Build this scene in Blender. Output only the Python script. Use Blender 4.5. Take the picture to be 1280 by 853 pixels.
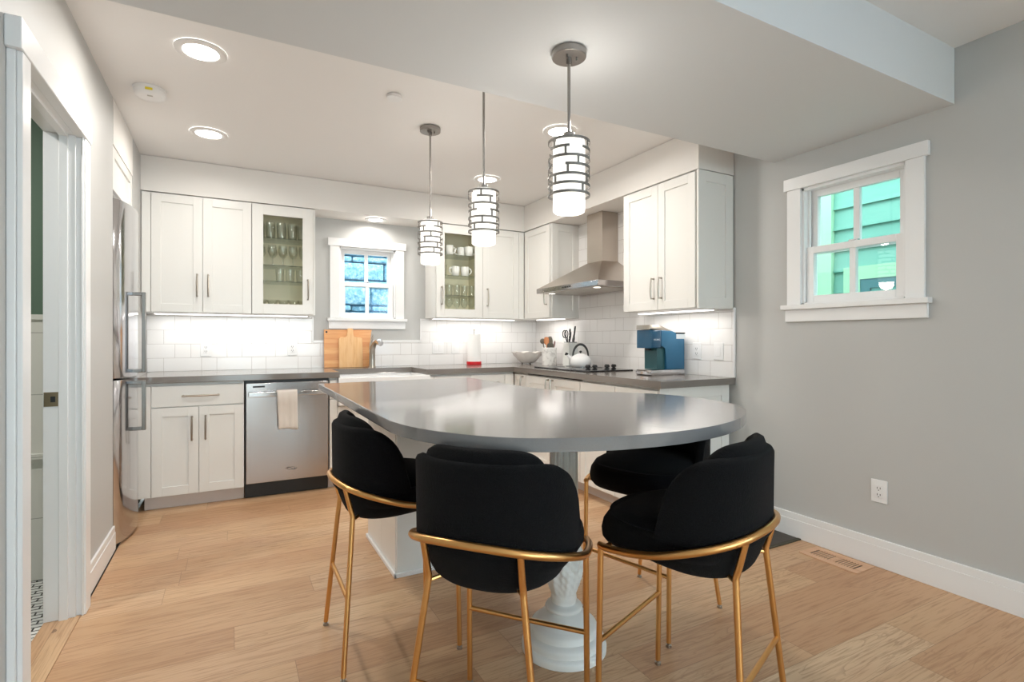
import bpy, bmesh, math, random
from mathutils import Vector, Matrix
PI = math.pi
random.seed(7)
for o in list(bpy.data.objects): bpy.data.objects.remove(o)
C = bpy.context.scene.collection
S = bpy.context.scene

# ------------------------------------------------------------ camera
cam = bpy.data.objects.new('camera', bpy.data.cameras.new('camera')); C.objects.link(cam)
cam.location = (0, 0, 1.19); cam.rotation_euler = (PI/2, 0, -math.radians(28.1))
cam.data.sensor_width = 36; cam.data.lens = 657/1280*36; cam.data.shift_y = -2.75/1280
cam.data.clip_start = .02; S.camera = cam
# ------------------------------------------------------------ view, world, lights
S.view_settings.view_transform = 'Standard'; S.view_settings.look = 'None'
S.view_settings.gamma = 1; S.view_settings.use_curve_mapping = False
S.view_settings.exposure = 0.33
S.cycles.transparent_max_bounces = 48
W = bpy.data.worlds.new('world'); S.world = W; W.use_nodes = True
W.node_tree.nodes['Background'].inputs[0].default_value = (.84, .93, 1, 1)
W.node_tree.nodes['Background'].inputs[1].default_value = 5

def area(name, loc, rot, sx, sy, power, col, shape='RECTANGLE', spread=PI):
    l = bpy.data.lights.new(name, 'AREA'); l.shape = shape; l.size = sx
    if shape == 'RECTANGLE': l.size_y = sy
    l.energy = power; l.color = col; l.spread = spread
    o = bpy.data.objects.new(name, l); C.objects.link(o); o.location = loc; o.rotation_euler = rot
    return o
NEUT = (1, .945, .88); COOL = (.43, .62, 1)
KITCHEN_W = 9.5; PEND_W = 6; DAY_W = 22; LIV_W = 1.5
area('daylight_patio_opening', (1.1, -3.44, 1.35), (PI/2, 0, PI), 2.9, 2.2, DAY_W*.5, COOL)
area('daylight_side_opening', (2.96, -1.9, 1.5), (0, PI/2, 0), 1.3, 1.6, DAY_W*.85, COOL)
REC = [(-.127, 2.884, 2.55), (-.132, 4.015, 2.55), (1.897, 2.886, 2.55), (1.921, 4.045, 2.55)]
SINK_REC = (1.167, 4.84, 2.285)
LIV_REC = [(.2, -.4, 2.555), (2.0, -.4, 2.555), (.2, -2.2, 2.555), (2.0, -2.2, 2.555)]

# ------------------------------------------------------------ materials
def mat(name, col=(.8, .8, .8), rough=.5, metal=0, **k):
    m = bpy.data.materials.new(name); m.use_nodes = True
    b = m.node_tree.nodes['Principled BSDF']
    b.inputs['Base Color'].default_value = (*col, 1); b.inputs['Roughness'].default_value = rough
    b.inputs['Metallic'].default_value = metal
    for kk, v in k.items(): b.inputs[kk.replace('_', ' ')].default_value = v
    return m
def srgb(r, g, b): return tuple(((c/255)/12.92 if c/255 <= .04045 else ((c/255+.055)/1.055)**2.4) for c in (r, g, b))
class N:
    def __init__(s, m): s.m = m; s.t = m.node_tree; s.b = s.t.nodes['Principled BSDF']
    def n(s, typ, **k):
        x = s.t.nodes.new(typ)
        for kk, v in k.items(): setattr(x, kk, v)
        return x
    def l(s, a, b): s.t.links.new(a, b)
    def math(s, op, a, b=None, c=None, clamp=False):
        x = s.n('ShaderNodeMath', operation=op, use_clamp=clamp)
        for i, v in enumerate((a, b, c)):
            if v is None: continue
            if isinstance(v, (int, float)): x.inputs[i].default_value = v
            else: s.l(v, x.inputs[i])
        return x.outputs[0]
    def coord(s, kind='Object'): return s.n('ShaderNodeTexCoord').outputs[kind]
    def pos(s): return s.n('ShaderNodeNewGeometry').outputs['Position']
    def mapping(s, v, scale=(1, 1, 1), loc=(0, 0, 0)):
        x = s.n('ShaderNodeMapping'); x.inputs['Scale'].default_value = scale; x.inputs['Location'].default_value = loc
        s.l(v, x.inputs['Vector']); return x.outputs[0]
    def noise(s, v, scale, detail=3, rough=.5, dist=0, out='Fac'):
        x = s.n('ShaderNodeTexNoise'); x.inputs['Scale'].default_value = scale; x.inputs['Detail'].default_value = detail
        x.inputs['Roughness'].default_value = rough; x.inputs['Distortion'].default_value = dist
        s.l(v, x.inputs['Vector']); return x.outputs[out]
    def ramp(s, f, stops):
        x = s.n('ShaderNodeValToRGB'); e = x.color_ramp.elements
        while len(e) < len(stops): e.new(.5)
        for el, (p, c) in zip(e, stops): el.position = p; el.color = (*c, 1)
        s.l(f, x.inputs[0]); return x.outputs[0]
    def mix(s, f, a, b, blend='MIX'):
        x = s.n('ShaderNodeMix', data_type='RGBA', blend_type=blend)
        for i, v in ((0, f), (6, a), (7, b)):
            if isinstance(v, (int, float)): x.inputs[i].default_value = v
            elif isinstance(v, tuple): x.inputs[i].default_value = (*v, 1)
            else: s.l(v, x.inputs[i])
        return x.outputs[2]
    def bump(s, h, strength=.3, dist=.002):
        x = s.n('ShaderNodeBump'); x.inputs['Strength'].default_value = strength; x.inputs['Distance'].default_value = dist
        s.l(h, x.inputs['Height']); s.l(x.outputs[0], s.b.inputs['Normal'])
    def sep(s, v): x = s.n('ShaderNodeSeparateXYZ'); s.l(v, x.inputs[0]); return x.outputs
    def comb(s, a, b, c):
        x = s.n('ShaderNodeCombineXYZ')
        for i, v in enumerate((a, b, c)):
            if isinstance(v, (int, float)): x.inputs[i].default_value = v
            else: s.l(v, x.inputs[i])
        return x.outputs[0]

def paint(name, col, rough=.55, bump=.06):
    m = mat(name, col, rough); n = N(m); p = n.coord()
    n.bump(n.noise(p, 260, 2), bump, .001)
    f = n.noise(p, 1.3, 2); c = n.mix(f, tuple(x*.985 for x in col), tuple(min(1, x*1.015) for x in col))
    n.l(c, n.b.inputs['Base Color']); return m
WALL = paint('wall_grey_paint', srgb(194, 194, 192))
CEIL = paint('ceiling_white_paint', srgb(240, 239, 238), .7)
BEAMP = paint('beam_paint', srgb(218, 220, 221), .7)
SOFF = paint('soffit_paint', srgb(233, 230, 226), .6)
CAB = paint('cabinet_white_lacquer', srgb(233, 232, 228), .32, .02)
CABIN = paint('cabinet_interior_maple', srgb(238, 230, 208), .5, .02)
TRIM = paint('trim_white_gloss', srgb(240, 240, 240), .3, .02)
TOEK = paint('toe_kick_paint', srgb(210, 200, 195), .4, .02)
WHITE = mat('white_plastic', srgb(238, 238, 238), .35)
DARK = mat('dark_slot', (.02, .02, .02), .5)
GREENW = paint('bathroom_green_paint', srgb(95, 118, 100), .6)
GLAZE = mat('white_glaze', srgb(240, 240, 240), .12)
BLACKG = mat('black_glass', (.012, .012, .014), .06)
BLACKP = mat('black_plastic', (.012, .012, .012), .35)
RED = mat('red_plastic', srgb(200, 25, 35), .35)

def brushed(name, col, rough=.28, axis=2, amt=.12):
    m = mat(name, col, rough, 1); n = N(m); p = n.coord()
    sc = [260, 260, 260]; sc[axis] = 3
    f = n.noise(n.mapping(p, tuple(sc)), 1, 3)
    n.l(n.math('MULTIPLY_ADD', f, amt, rough-amt/2), n.b.inputs['Roughness'])
    n.bump(f, .012, .0003); return m
STEEL = brushed('brushed_stainless', srgb(178, 172, 170), .2, 2, .04)
HANDLEM = brushed('dark_steel_handle', srgb(140, 140, 138), .3, 2, .04)
STEELH = brushed('brushed_stainless_hood', srgb(190, 180, 170), .3, 2)
STEELB = brushed('fridge_stainless', srgb(205, 205, 208), .12, 2, .05)
NICKEL = mat('satin_nickel', srgb(175, 168, 158), .3, 1)
CHROME = mat('chrome', srgb(210, 210, 212), .12, 1)
BRONZE = brushed('pendant_satin_nickel', srgb(158, 154, 150), .38, 2)
CAGEM = mat('pendant_cage_nickel', srgb(132, 129, 124), .45, .5)
def gold_mat():
    m = mat('brushed_gold', srgb(224, 172, 108), .3, 1); n = N(m)
    f = n.noise(n.coord(), 900, 2); n.bump(f, .04, .0004); return m
GOLD = gold_mat()
def fabric():
    m = mat('black_boucle_fabric', (.0045, .0047, .005), .92); n = N(m); p = n.coord()
    n.b.inputs['Sheen Weight'].default_value = .03; n.b.inputs['Sheen Roughness'].default_value = .4
    n.b.inputs['Specular IOR Level'].default_value = .15
    v = n.n('ShaderNodeTexVoronoi'); v.inputs['Scale'].default_value = 420; n.l(p, v.inputs['Vector'])
    h = n.math('ADD', v.outputs['Distance'], n.noise(p, 160, 4)); n.bump(h, .7, .003)
    c = n.mix(n.noise(p, 300, 2), (.002, .002, .0022), (.009, .009, .010)); n.l(c, n.b.inputs['Base Color']); return m
FABRIC = fabric()
def quartz(name, c1, c2, rough):
    m = mat(name, c1, rough); n = N(m); p = n.coord()
    f = n.noise(p, 300, 3, .7); f2 = n.noise(p, 14, 3)
    c = n.mix(f, c1, c2); c = n.mix(n.math('MULTIPLY', f2, .3), c, tuple(x*1.12 for x in c2)); n.l(c, n.b.inputs['Base Color'])
    n.b.inputs['IOR'].default_value = 1.75
    return m
QUARTZ = quartz('grey_quartz', srgb(112, 106, 101), srgb(126, 120, 114), .13)
QUARTZI = quartz('grey_quartz_island', srgb(114, 112, 112), srgb(130, 128, 127), .13)

def tile_mat(name, ax, u0, z0, L, Sh, H, phase_even, phase_odd, half=None):
    """Running mix of long and short white tiles; ax = world axis along the wall."""
    m = mat(name, srgb(236, 236, 235), .12); n = N(m); s = n.sep(n.pos())
    u = n.math('SUBTRACT', s[ax], u0); z = n.math('SUBTRACT', s[2], z0)
    zr = n.math('DIVIDE', z, H); row = n.math('FLOOR', zr); fz = n.math('FRACT', zr)
    par = n.math('FLOORED_MODULO', row, 2); off = n.math('MULTIPLY_ADD', par, phase_odd-phase_even, phase_even)
    P = L+Sh
    up = n.math('FLOORED_MODULO', n.math('SUBTRACT', u, off), P)
    d1 = n.math('MINIMUM', up, n.math('SUBTRACT', P, up)); d2 = n.math('ABSOLUTE', n.math('SUBTRACT', up, L))
    dz = n.math('MULTIPLY', n.math('MINIMUM', fz, n.math('SUBTRACT', 1, fz)), H)
    d = n.math('MINIMUM', n.math('MINIMUM', d1, d2), dz)
    g = n.math('LESS_THAN', d, .0014)
    n.l(n.mix(g, srgb(238, 237, 236), srgb(196, 192, 189)), n.b.inputs['Base Color'])
    n.l(n.math('MULTIPLY_ADD', g, .6, .12), n.b.inputs['Roughness'])
    edge = n.math('MULTIPLY', n.math('MINIMUM', d, .004), 250)
    n.bump(n.math('ADD', edge, n.math('MULTIPLY', n.noise(n.pos(), 9, 2), .25)), .35, .002); return m
TILEB = tile_mat('subway_tile_rear_wall', 0, -.292, .922, .26, .11, .1125, -.185, 0)
TILER = tile_mat('subway_tile_right_wall', 1, 2.717, .922, .26, .11, .1125, 0, -.18)
def simple_tile(name, ax, w, h, col=srgb(232, 230, 222)):
    m = mat(name, col, .2); n = N(m); s = n.sep(n.pos())
    def e(o, k): f = n.math('FRACT', n.math('DIVIDE', o, k)); return n.math('MULTIPLY', n.math('MINIMUM', f, n.math('SUBTRACT', 1, f)), k)
    g = n.math('LESS_THAN', n.math('MINIMUM', e(s[ax], w), e(s[2], h)), .0018)
    n.l(n.mix(g, col, srgb(185, 183, 175)), n.b.inputs['Base Color']); return m
BATHT = simple_tile('bathroom_wall_tile', 0, .30, .305)
def hexfloor():
    m = mat('bathroom_floor_tile', srgb(235, 235, 230), .25); n = N(m)
    b = n.n('ShaderNodeTexBrick'); b.inputs['Color1'].default_value = (*srgb(238, 238, 234), 1); b.inputs['Color2'].default_value = (*srgb(228, 228, 224), 1)
    b.inputs['Mortar'].default_value = (.03, .03, .03, 1); b.inputs['Scale'].default_value = 8; b.inputs['Mortar Size'].default_value = .03
    n.l(n.pos(), b.inputs['Vector']); n.l(b.outputs[0], n.b.inputs['Base Color']); return m
HEXF = hexfloor()

def floor_mat(name='oak_plank_floor', ax=0, w=.178, L=1.75, tint=(1, 1, 1)):
    m = mat(name, srgb(214, 178, 138), .38); n = N(m); s = n.sep(n.pos())
    a, b = s[ax], s[1-ax]
    r = n.math('DIVIDE', n.math('ADD', b, .04), w); row = n.math('FLOOR', r); fr = n.math('FRACT', r)
    wn = n.n('ShaderNodeTexWhiteNoise', noise_dimensions='1D'); n.l(row, wn.inputs['W'])
    q = n.math('ADD', n.math('DIVIDE', a, L), n.math('MULTIPLY', wn.outputs['Value'], 5)); col = n.math('FLOOR', q); fc = n.math('FRACT', q)
    wn2 = n.n('ShaderNodeTexWhiteNoise', noise_dimensions='2D'); n.l(n.comb(row, col, 0), wn2.inputs['Vector'])
    rnd = wn2.outputs['Value']
    wn3 = n.n('ShaderNodeTexWhiteNoise', noise_dimensions='2D'); n.l(n.comb(col, row, 0), wn3.inputs['Vector'])
    gv = n.comb(n.math('MULTIPLY', a, 1.0), n.math('MULTIPLY_ADD', rnd, 7.0, b), n.math('MULTIPLY', rnd, 13))
    grain = n.noise(n.mapping(gv, (5, 95, 1)), 1, 5, .6, .6)
    fine = n.noise(n.mapping(gv, (14, 420, 1)), 1, 3, .6)
    # cathedral figure: distorted bands
    cath = n.noise(n.mapping(gv, (1.1, 9, 1)), 1, 3, .55, 1.2)
    bands = n.math('FRACT', n.math('MULTIPLY', cath, 13))
    bands = n.math('MULTIPLY', n.math('SUBTRACT', 1, bands), n.math('LESS_THAN', .5, n.noise(n.mapping(gv, (.8, 3, 1)), 1, 1)))
    patch = n.noise(n.mapping(gv, (1.2, 3.5, 1)), 1, 3)
    T = lambda c: tuple(x*t for x, t in zip(c, tint))
    base = n.ramp(rnd, [(0, T(srgb(190, 150, 112))), (.35, T(srgb(214, 180, 141))), (.7, T(srgb(199, 158, 120))), (1, T(srgb(224, 196, 160)))])
    c = n.mix(n.math('MULTIPLY', n.ramp(patch, [(.35, (0, 0, 0)), (.70, (1, 1, 1))]), .60), base, T(srgb(186, 140, 104)))
    c = n.mix(n.math('MULTIPLY', n.ramp(grain, [(.48, (0, 0, 0)), (.66, (1, 1, 1))]), .62), c, T(srgb(156, 114, 80)))
    c = n.mix(n.math('MULTIPLY', n.ramp(bands, [(.72, (0, 0, 0)), (1, (1, 1, 1))]), .50), c, T(srgb(158, 116, 84)))
    c = n.mix(n.math('MULTIPLY', fine, .12), c, T(srgb(180, 140, 105)))
    # knots
    v = n.n('ShaderNodeTexVoronoi'); v.inputs['Scale'].default_value = 1; n.l(n.mapping(gv, (1.6, 3.2, 1)), v.inputs['Vector'])
    kn = n.math('LESS_THAN', n.math('ADD', v.outputs['Distance'], n.math('MULTIPLY', n.noise(gv, 60, 2), .04)), .070)
    c = n.mix(n.math('MULTIPLY', kn, .7), c, T(srgb(96, 66, 46)))
    e1 = n.math('MULTIPLY', n.math('MINIMUM', fr, n.math('SUBTRACT', 1, fr)), w)
    e2 = n.math('MULTIPLY', n.math('MINIMUM', fc, n.math('SUBTRACT', 1, fc)), L)
    d = n.math('MINIMUM', e1, e2); seam = n.math('LESS_THAN', d, .0009)
    c = n.mix(n.math('MULTIPLY', seam, .6), c, T(srgb(120, 85, 60)))
    n.l(c, n.b.inputs['Base Color'])
    n.l(n.math('MULTIPLY_ADD', grain, .18, .30), n.b.inputs['Roughness'])
    n.bump(n.math('ADD', n.math('MULTIPLY', n.math('MINIMUM', d, .002), 500), n.math('MULTIPLY', grain, .3)), .25, .001)
    return m
OAK = floor_mat()
OAKT = floor_mat('oak_threshold', 1, .3, 3)
def wood(name, c1, c2, c3, ax=0, stripes=0):
    m = mat(name, c1, .45); n = N(m); p = n.coord()
    sc = [60, 60, 60]; sc[ax] = 3; g = n.noise(n.mapping(p, tuple(sc)), 1, 4, .6, .5)
    c = n.ramp(g, [(.3, c1), (.55, c2), (.8, c3)])
    if stripes:
        s = n.sep(p); w = n.n('ShaderNodeTexWhiteNoise', noise_dimensions='1D'); n.l(n.math('FLOOR', n.math('DIVIDE', s[2], stripes)), w.inputs['W'])
        c = n.mix(n.math('MULTIPLY', w.outputs['Value'], .55), c, c3)
    n.l(c, n.b.inputs['Base Color']); return m
BAMBOO = wood('striped_board_wood', srgb(240, 192, 138), srgb(232, 176, 118), srgb(208, 128, 78), 0, .032)
MAPLE = wood('pale_board_wood', srgb(240, 198, 146), srgb(236, 188, 132), srgb(218, 160, 106), 2)
SPOONW = wood('spoon_wood', srgb(205, 140, 90), srgb(190, 120, 75), srgb(165, 98, 58), 2)
REGW = wood('register_wood', srgb(222, 182, 150), srgb(212, 168, 134), srgb(196, 150, 118), 1)
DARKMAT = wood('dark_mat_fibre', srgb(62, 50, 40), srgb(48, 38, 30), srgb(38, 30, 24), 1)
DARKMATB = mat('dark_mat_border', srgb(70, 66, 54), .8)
TOWEL = mat('towel_cloth', srgb(222, 214, 206), .95)
n_ = N(TOWEL); n_.bump(n_.noise(n_.coord(), 500, 2), .5, .002)
PAPER = mat('paper_towel', srgb(245, 244, 242), .9); n_ = N(PAPER); n_.bump(n_.noise(n_.coord(), 150, 2), .3, .002)
CMBLUE = mat('coffee_maker_blue', srgb(38, 98, 132), .38)
CMDARK = mat('coffee_maker_panel', srgb(28, 78, 108), .25)
CMTEAL = mat('coffee_maker_recess', srgb(30, 78, 84), .4)
KNIFEB = mat('knife_block_white', srgb(232, 234, 230), .3)
UTGREY = mat('utensil_grey', srgb(112, 104, 92), .5)
MARBLE = mat('crock_marble', srgb(232, 230, 226), .25); n_ = N(MARBLE)
n_.l(n_.ramp(n_.noise(n_.coord(), 14, 5, .6, 1.5), [(.45, srgb(238, 237, 234)), (.62, srgb(205, 203, 200))]), n_.b.inputs['Base Color'])
COLW = paint('column_distressed_white', srgb(232, 232, 228), .45, .1)
def glass_mat(name, tint, gl=.08, refl=1.0):
    m = bpy.data.materials.new(name); m.use_nodes = True; t = m.node_tree; t.nodes.clear()
    o = t.nodes.new('ShaderNodeOutputMaterial'); mx = t.nodes.new('ShaderNodeMixShader'); tr = t.nodes.new('ShaderNodeBsdfTransparent'); gs = t.nodes.new('ShaderNodeBsdfGlossy')
    tr.inputs[0].default_value = (*tint, 1); gs.inputs['Roughness'].default_value = .01
    lw = t.nodes.new('ShaderNodeLayerWeight'); lw.inputs[0].default_value = .5
    fr = t.nodes.new('ShaderNodeMath'); fr.operation = 'POWER'; fr.inputs[1].default_value = 4; t.links.new(lw.outputs['Facing'], fr.inputs[0])
    mu = t.nodes.new('ShaderNodeMath'); mu.operation = 'MULTIPLY_ADD'; mu.inputs[1].default_value = refl; mu.inputs[2].default_value = gl
    t.links.new(fr.outputs[0], mu.inputs[0]); t.links.new(mu.outputs[0], mx.inputs[0])
    t.links.new(tr.outputs[0], mx.inputs[1]); t.links.new(gs.outputs[0], mx.inputs[2]); t.links.new(mx.outputs[0], o.inputs[0]); return m
PANE = glass_mat('window_glass', (.93, .99, .98), .04)
CABG = glass_mat('cabinet_glass', (.99, .995, .98), .0, .5)
SHELFG = glass_mat('glass_shelf', (.93, .97, .95), .10)
STEMG = glass_mat('drinking_glass', (.975, .98, .97), .06, 1.2)
def emis(name, col, st):
    m = bpy.data.materials.new(name); m.use_nodes = True; b = m.node_tree.nodes['Principled BSDF']
    b.inputs['Base Color'].default_value = (*srgb(245, 243, 238), 1); b.inputs['Emission Color'].default_value = (*col, 1); b.inputs['Emission Strength'].default_value = st; b.inputs['Roughness'].default_value = .25
    return m
LAMP = emis('recessed_lamp_lens', (1, .97, .92), 9)
SHADE = emis('opal_glass_shade', (1, .98, .93), .72)
LED = emis('led_strip', (1, .96, .92), 2.2)
STONE = mat('exterior_stone', srgb(168, 205, 222), .8); n_ = N(STONE); p_ = n_.coord()
n_.l(n_.ramp(n_.noise(p_, 26, 6, .75), [(.32, srgb(78, 138, 172)), (.5, srgb(146, 190, 212)), (.68, srgb(216, 234, 242))]), n_.b.inputs['Base Color']); n_.bump(n_.noise(p_, 22, 6, .7), 1, .03)
JOINT_SHADE = mat('exterior_joint_shade', srgb(80, 145, 180), .9)  # blue shadow between the stone blocks, put into the backing colour
SIDING = mat('exterior_green_siding', srgb(112, 190, 168), .6); n_ = N(SIDING)
n_.l(n_.mix(n_.noise(n_.mapping(n_.coord(), (4, 2, 30)), 1, 3), srgb(90, 150, 134), srgb(108, 168, 150)), n_.b.inputs['Base Color'])
SIDTRIM = mat('exterior_pale_trim', srgb(150, 196, 162), .6)
SIDWIN = mat('exterior_window_frame', srgb(50, 110, 115), .5)
SIDGLASS = mat('exterior_window_glass', srgb(90, 165, 155), .05)
GROUND = mat('exterior_ground', srgb(120, 120, 112), .9)
YEL = mat('yellow_sticker', srgb(225, 205, 40), .5)
BRASS = mat('strike_nickel', srgb(178, 158, 132), .35, 1)

# ------------------------------------------------------------ mesh helpers
def smooth_by_angle(me, deg=40):
    bm = bmesh.new(); bm.from_mesh(me)
    for f in bm.faces: f.smooth = True
    lim = math.radians(deg)
    for e in bm.edges:
        if len(e.link_faces) == 2: e.smooth = e.calc_face_angle(0) < lim
    bm.to_mesh(me); bm.free()
class MB:
    def __init__(s): s.bm = bmesh.new()
    def _v(s, pts): return [s.bm.verts.new(p) for p in pts]
    def box(s, x0, x1, y0, y1, z0, z1, bev=0):
        x0, x1 = sorted((x0, x1)); y0, y1 = sorted((y0, y1)); z0, z1 = sorted((z0, z1))
        v = s._v([(x0, y0, z0), (x1, y0, z0), (x1, y1, z0), (x0, y1, z0), (x0, y0, z1), (x1, y0, z1), (x1, y1, z1), (x0, y1, z1)])
        fs = [s.bm.faces.new([v[i] for i in q]) for q in ((3, 2, 1, 0), (4, 5, 6, 7), (0, 1, 5, 4), (1, 2, 6, 5), (2, 3, 7, 6), (3, 0, 4, 7))]
        if bev > 0:
            es = {e for f in fs for e in f.edges}
            bmesh.ops.bevel(s.bm, geom=list(es), offset=bev, segments=2, affect='EDGES', profile=.5)
        return s
    def hexa(s, pts):
        v = s._v(pts)
        for q in ((3, 2, 1, 0), (4, 5, 6, 7), (0, 1, 5, 4), (1, 2, 6, 5), (2, 3, 7, 6), (3, 0, 4, 7)): s.bm.faces.new([v[i] for i in q])
        return s
    def prism(s, poly, z0, z1, axis='z', bev=0, seg=2):
        """poly: list of 2D points; axis z: (x,y); y: (x,z) extruded in y; x: (y,z) extruded in x"""
        f3 = {'z': lambda a, b, h: (a, b, h), 'y': lambda a, b, h: (a, h, b), 'x': lambda a, b, h: (h, a, b)}[axis]
        lo = s._v([f3(a, b, z0) for a, b in poly]); hi = s._v([f3(a, b, z1) for a, b in poly]); n = len(poly)
        fs = [s.bm.faces.new(lo[::-1]), s.bm.faces.new(hi)]
        for i in range(n): fs.append(s.bm.faces.new((lo[i], lo[(i+1) % n], hi[(i+1) % n], hi[i])))
        if bev:
            es = {e for f in fs[:2] for e in f.edges}
            bmesh.ops.bevel(s.bm, geom=list(es), offset=bev, segments=seg, affect='EDGES', profile=.5)
        return s
    def loft(s, rings, cap=True, close=False):
        R = [s._v(r) for r in rings]; n = len(R[0])
        for a, b in zip(R, R[1:]):
            for i in range(n): s.bm.faces.new((a[i], a[(i+1) % n], b[(i+1) % n], b[i]))
        if close:
            a, b = R[-1], R[0]
            for i in range(n): s.bm.faces.new((a[i], a[(i+1) % n], b[(i+1) % n], b[i]))
        elif cap: s.bm.faces.new(R[0][::-1]); s.bm.faces.new(R[-1])
        return s
    def cyl(s, p0, p1, r0, r1=None, n=20, cap=True):
        r1 = r0 if r1 is None else r1
        p0, p1 = Vector(p0), Vector(p1); d = (p1-p0).normalized(); a = d.orthogonal().normalized(); b = d.cross(a)
        return s.loft([[p+(a*math.cos(t)+b*math.sin(t))*r for t in [2*PI*i/n for i in range(n)]] for p, r in ((p0, r0), (p1, r1))], cap)
    def tube(s, pts, r, n=12, closed=False, flat=1.0, up=None):
        pts = [Vector(p) for p in pts]; rings = []; N_ = len(pts); prev = None
        for i, p in enumerate(pts):
            if closed: d = (pts[(i+1) % N_]-pts[i-1]).normalized()
            else: d = ((pts[min(i+1, N_-1)]-pts[max(i-1, 0)])).normalized()
            if up is not None: a = Vector(up).cross(d).normalized()
            elif prev is None: a = d.orthogonal().normalized()
            else: a = (prev-d*prev.dot(d)).normalized()
            prev = a; b = d.cross(a); rr = r[i] if isinstance(r, (list, tuple)) else r
            rings.append([p+a*math.cos(2*PI*k/n)*rr+b*math.sin(2*PI*k/n)*rr*flat for k in range(n)])
        return s.loft(rings, not closed, closed)
    def lathe(s, prof, c=(0, 0, 0), n=32, wob=None):
        """prof: (r,z) bottom to top"""
        rings = []
        for r, z in prof:
            rings.append([(c[0]+(r*(wob(2*PI*k/n, z) if wob else 1))*math.cos(2*PI*k/n), c[1]+(r*(wob(2*PI*k/n, z) if wob else 1))*math.sin(2*PI*k/n), c[2]+z) for k in range(n)])
        return s.loft(rings)
    def sphere(s, c, r, n=16, sc=(1, 1, 1)):
        prof = [(max(1e-4, math.sin(PI*i/n)), -math.cos(PI*i/n)) for i in range(n+1)]
        m = 2*n
        return s.loft([[(c[0]+r*sc[0]*q*math.cos(2*PI*k/m), c[1]+r*sc[1]*q*math.sin(2*PI*k/m), c[2]+r*sc[2]*h) for k in range(m)] for q, h in prof])
    def rot(s, ang, axis, cent):
        bmesh.ops.rotate(s.bm, verts=s.bm.verts, cent=cent, matrix=Matrix.Rotation(ang, 3, axis)); return s
    def build(s, name, m, parent=None, label=None, smooth=40, loc=None, bevel=0):
        root = parent
        while root is not None and root.parent is not None: root = root.parent
        off = Vector(root.location) if root is not None else (Vector(loc) if loc is not None else Vector((0, 0, 0)))
        bmesh.ops.recalc_face_normals(s.bm, faces=s.bm.faces)
        bmesh.ops.translate(s.bm, verts=s.bm.verts, vec=-off)
        me = bpy.data.meshes.new(name); s.bm.to_mesh(me); s.bm.free()
        if smooth: smooth_by_angle(me, smooth)
        for mm in (m if isinstance(m, list) else [m]): me.materials.append(mm)
        o = bpy.data.objects.new(name, me); C.objects.link(o)
        if root is not None: o.parent = parent
        elif loc is not None: o.location = loc
        if label: o['label'] = label
        if bevel:
            b = o.modifiers.new('bevel', 'BEVEL'); b.width = bevel; b.segments = 2; b.limit_method = 'ANGLE'; b.angle_limit = .7
        return o
def tag(o, label=None, cat=None, group=None, kind=None):
    for k, v in (('label', label), ('category', cat), ('group', group), ('kind', kind)):
        if v: o[k] = v
    return o
def thing(name, loc, label, cat, group=None):
    o = bpy.data.objects.new(name, None); C.objects.link(o); o.location = loc; o.empty_display_size = .05
    return tag(o, label, cat, group)
def struct(name, mb, m, **k): return tag(mb.build(name, m, **k), kind='structure')
def copy_tree(o, parent=None):
    c = o.copy(); C.objects.link(c)
    if parent is not None: c.parent = parent
    for ch in list(o.children): copy_tree(ch, c)
    return c

# ------------------------------------------------------------ room shell
XL, XR, YB, YS = -.59, 2.985, 5.02, -3.5
ZC, ZB = 2.55, 2.29
def wall_with_holes(axis, c0, c1, a0, a1, z0, z1, holes):
    """axis 'y': slab between y=c0..c1 spanning x a0..a1; axis 'x': slab between x=c0..c1 spanning y"""
    mb = MB(); cuts = sorted({a0, a1, *[h[0] for h in holes], *[h[1] for h in holes]})
    for u0, u1 in zip(cuts, cuts[1:]):
        um = (u0+u1)/2; hz = [h for h in holes if h[0] < um < h[1]]; segs = []; z = z0
        for h in sorted(hz, key=lambda h: h[2]):
            if h[2] > z: segs.append((z, h[2]))
            z = h[3]
        if z < z1: segs.append((z, z1))
        for s0, s1 in segs:
            if axis == 'y': mb.box(u0, u1, c0, c1, s0, s1)
            else: mb.box(c0, c1, u0, u1, s0, s1)
    bmesh.ops.remove_doubles(mb.bm, verts=mb.bm.verts, dist=1e-5)
    return mb
struct('floor', MB().box(-.57, 3.1, YS, YB+.1, -.1, 0), OAK)
struct('ceiling', MB().box(-1.4, 3.1, YS, YB+.1, ZC+.003, ZC+.12), CEIL)
W1 = (.874, 1.400, 1.382, 2.043)      # rear window opening x0 x1 z0 z1
W2 = (1.392, 1.945, 1.392, 2.082)     # right window opening y0 y1
struct('wall_back', wall_with_holes('y', YB, YB+.16, -1.4, 3.14, 0, 2.6, [W1]), WALL)
struct('wall_right', wall_with_holes('x', XR+.005, XR+.16, YS, YB, 0, 2.6, [W2, (-2.6, -1.2, .7, 2.3)]), WALL)
DY0, DY1, DZ = 2.165, 2.865, 2.075    # bathroom doorway
FR0, FR1 = 3.675, 4.335               # fridge alcove
struct('wall_left', wall_with_holes('x', XL-.10, XL, YS, FR0, 0, 2.6, [(DY0, DY1, 0, DZ)]), WALL)
struct('wall_alcove', MB().box(-1.4, -.73, FR0-.12, FR0, 0, 2.6).box(-1.4, -1.32, FR0, YB, 0, 2.6).box(-1.32, XL, FR1+.01, YB, 0, ZC), WALL)
struct('wall_front', wall_with_holes('y', YS-.12, YS, -1.4, 3.14, 0, 2.6, [(-.35, 2.55, .08, 2.4)]), WALL)
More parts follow.
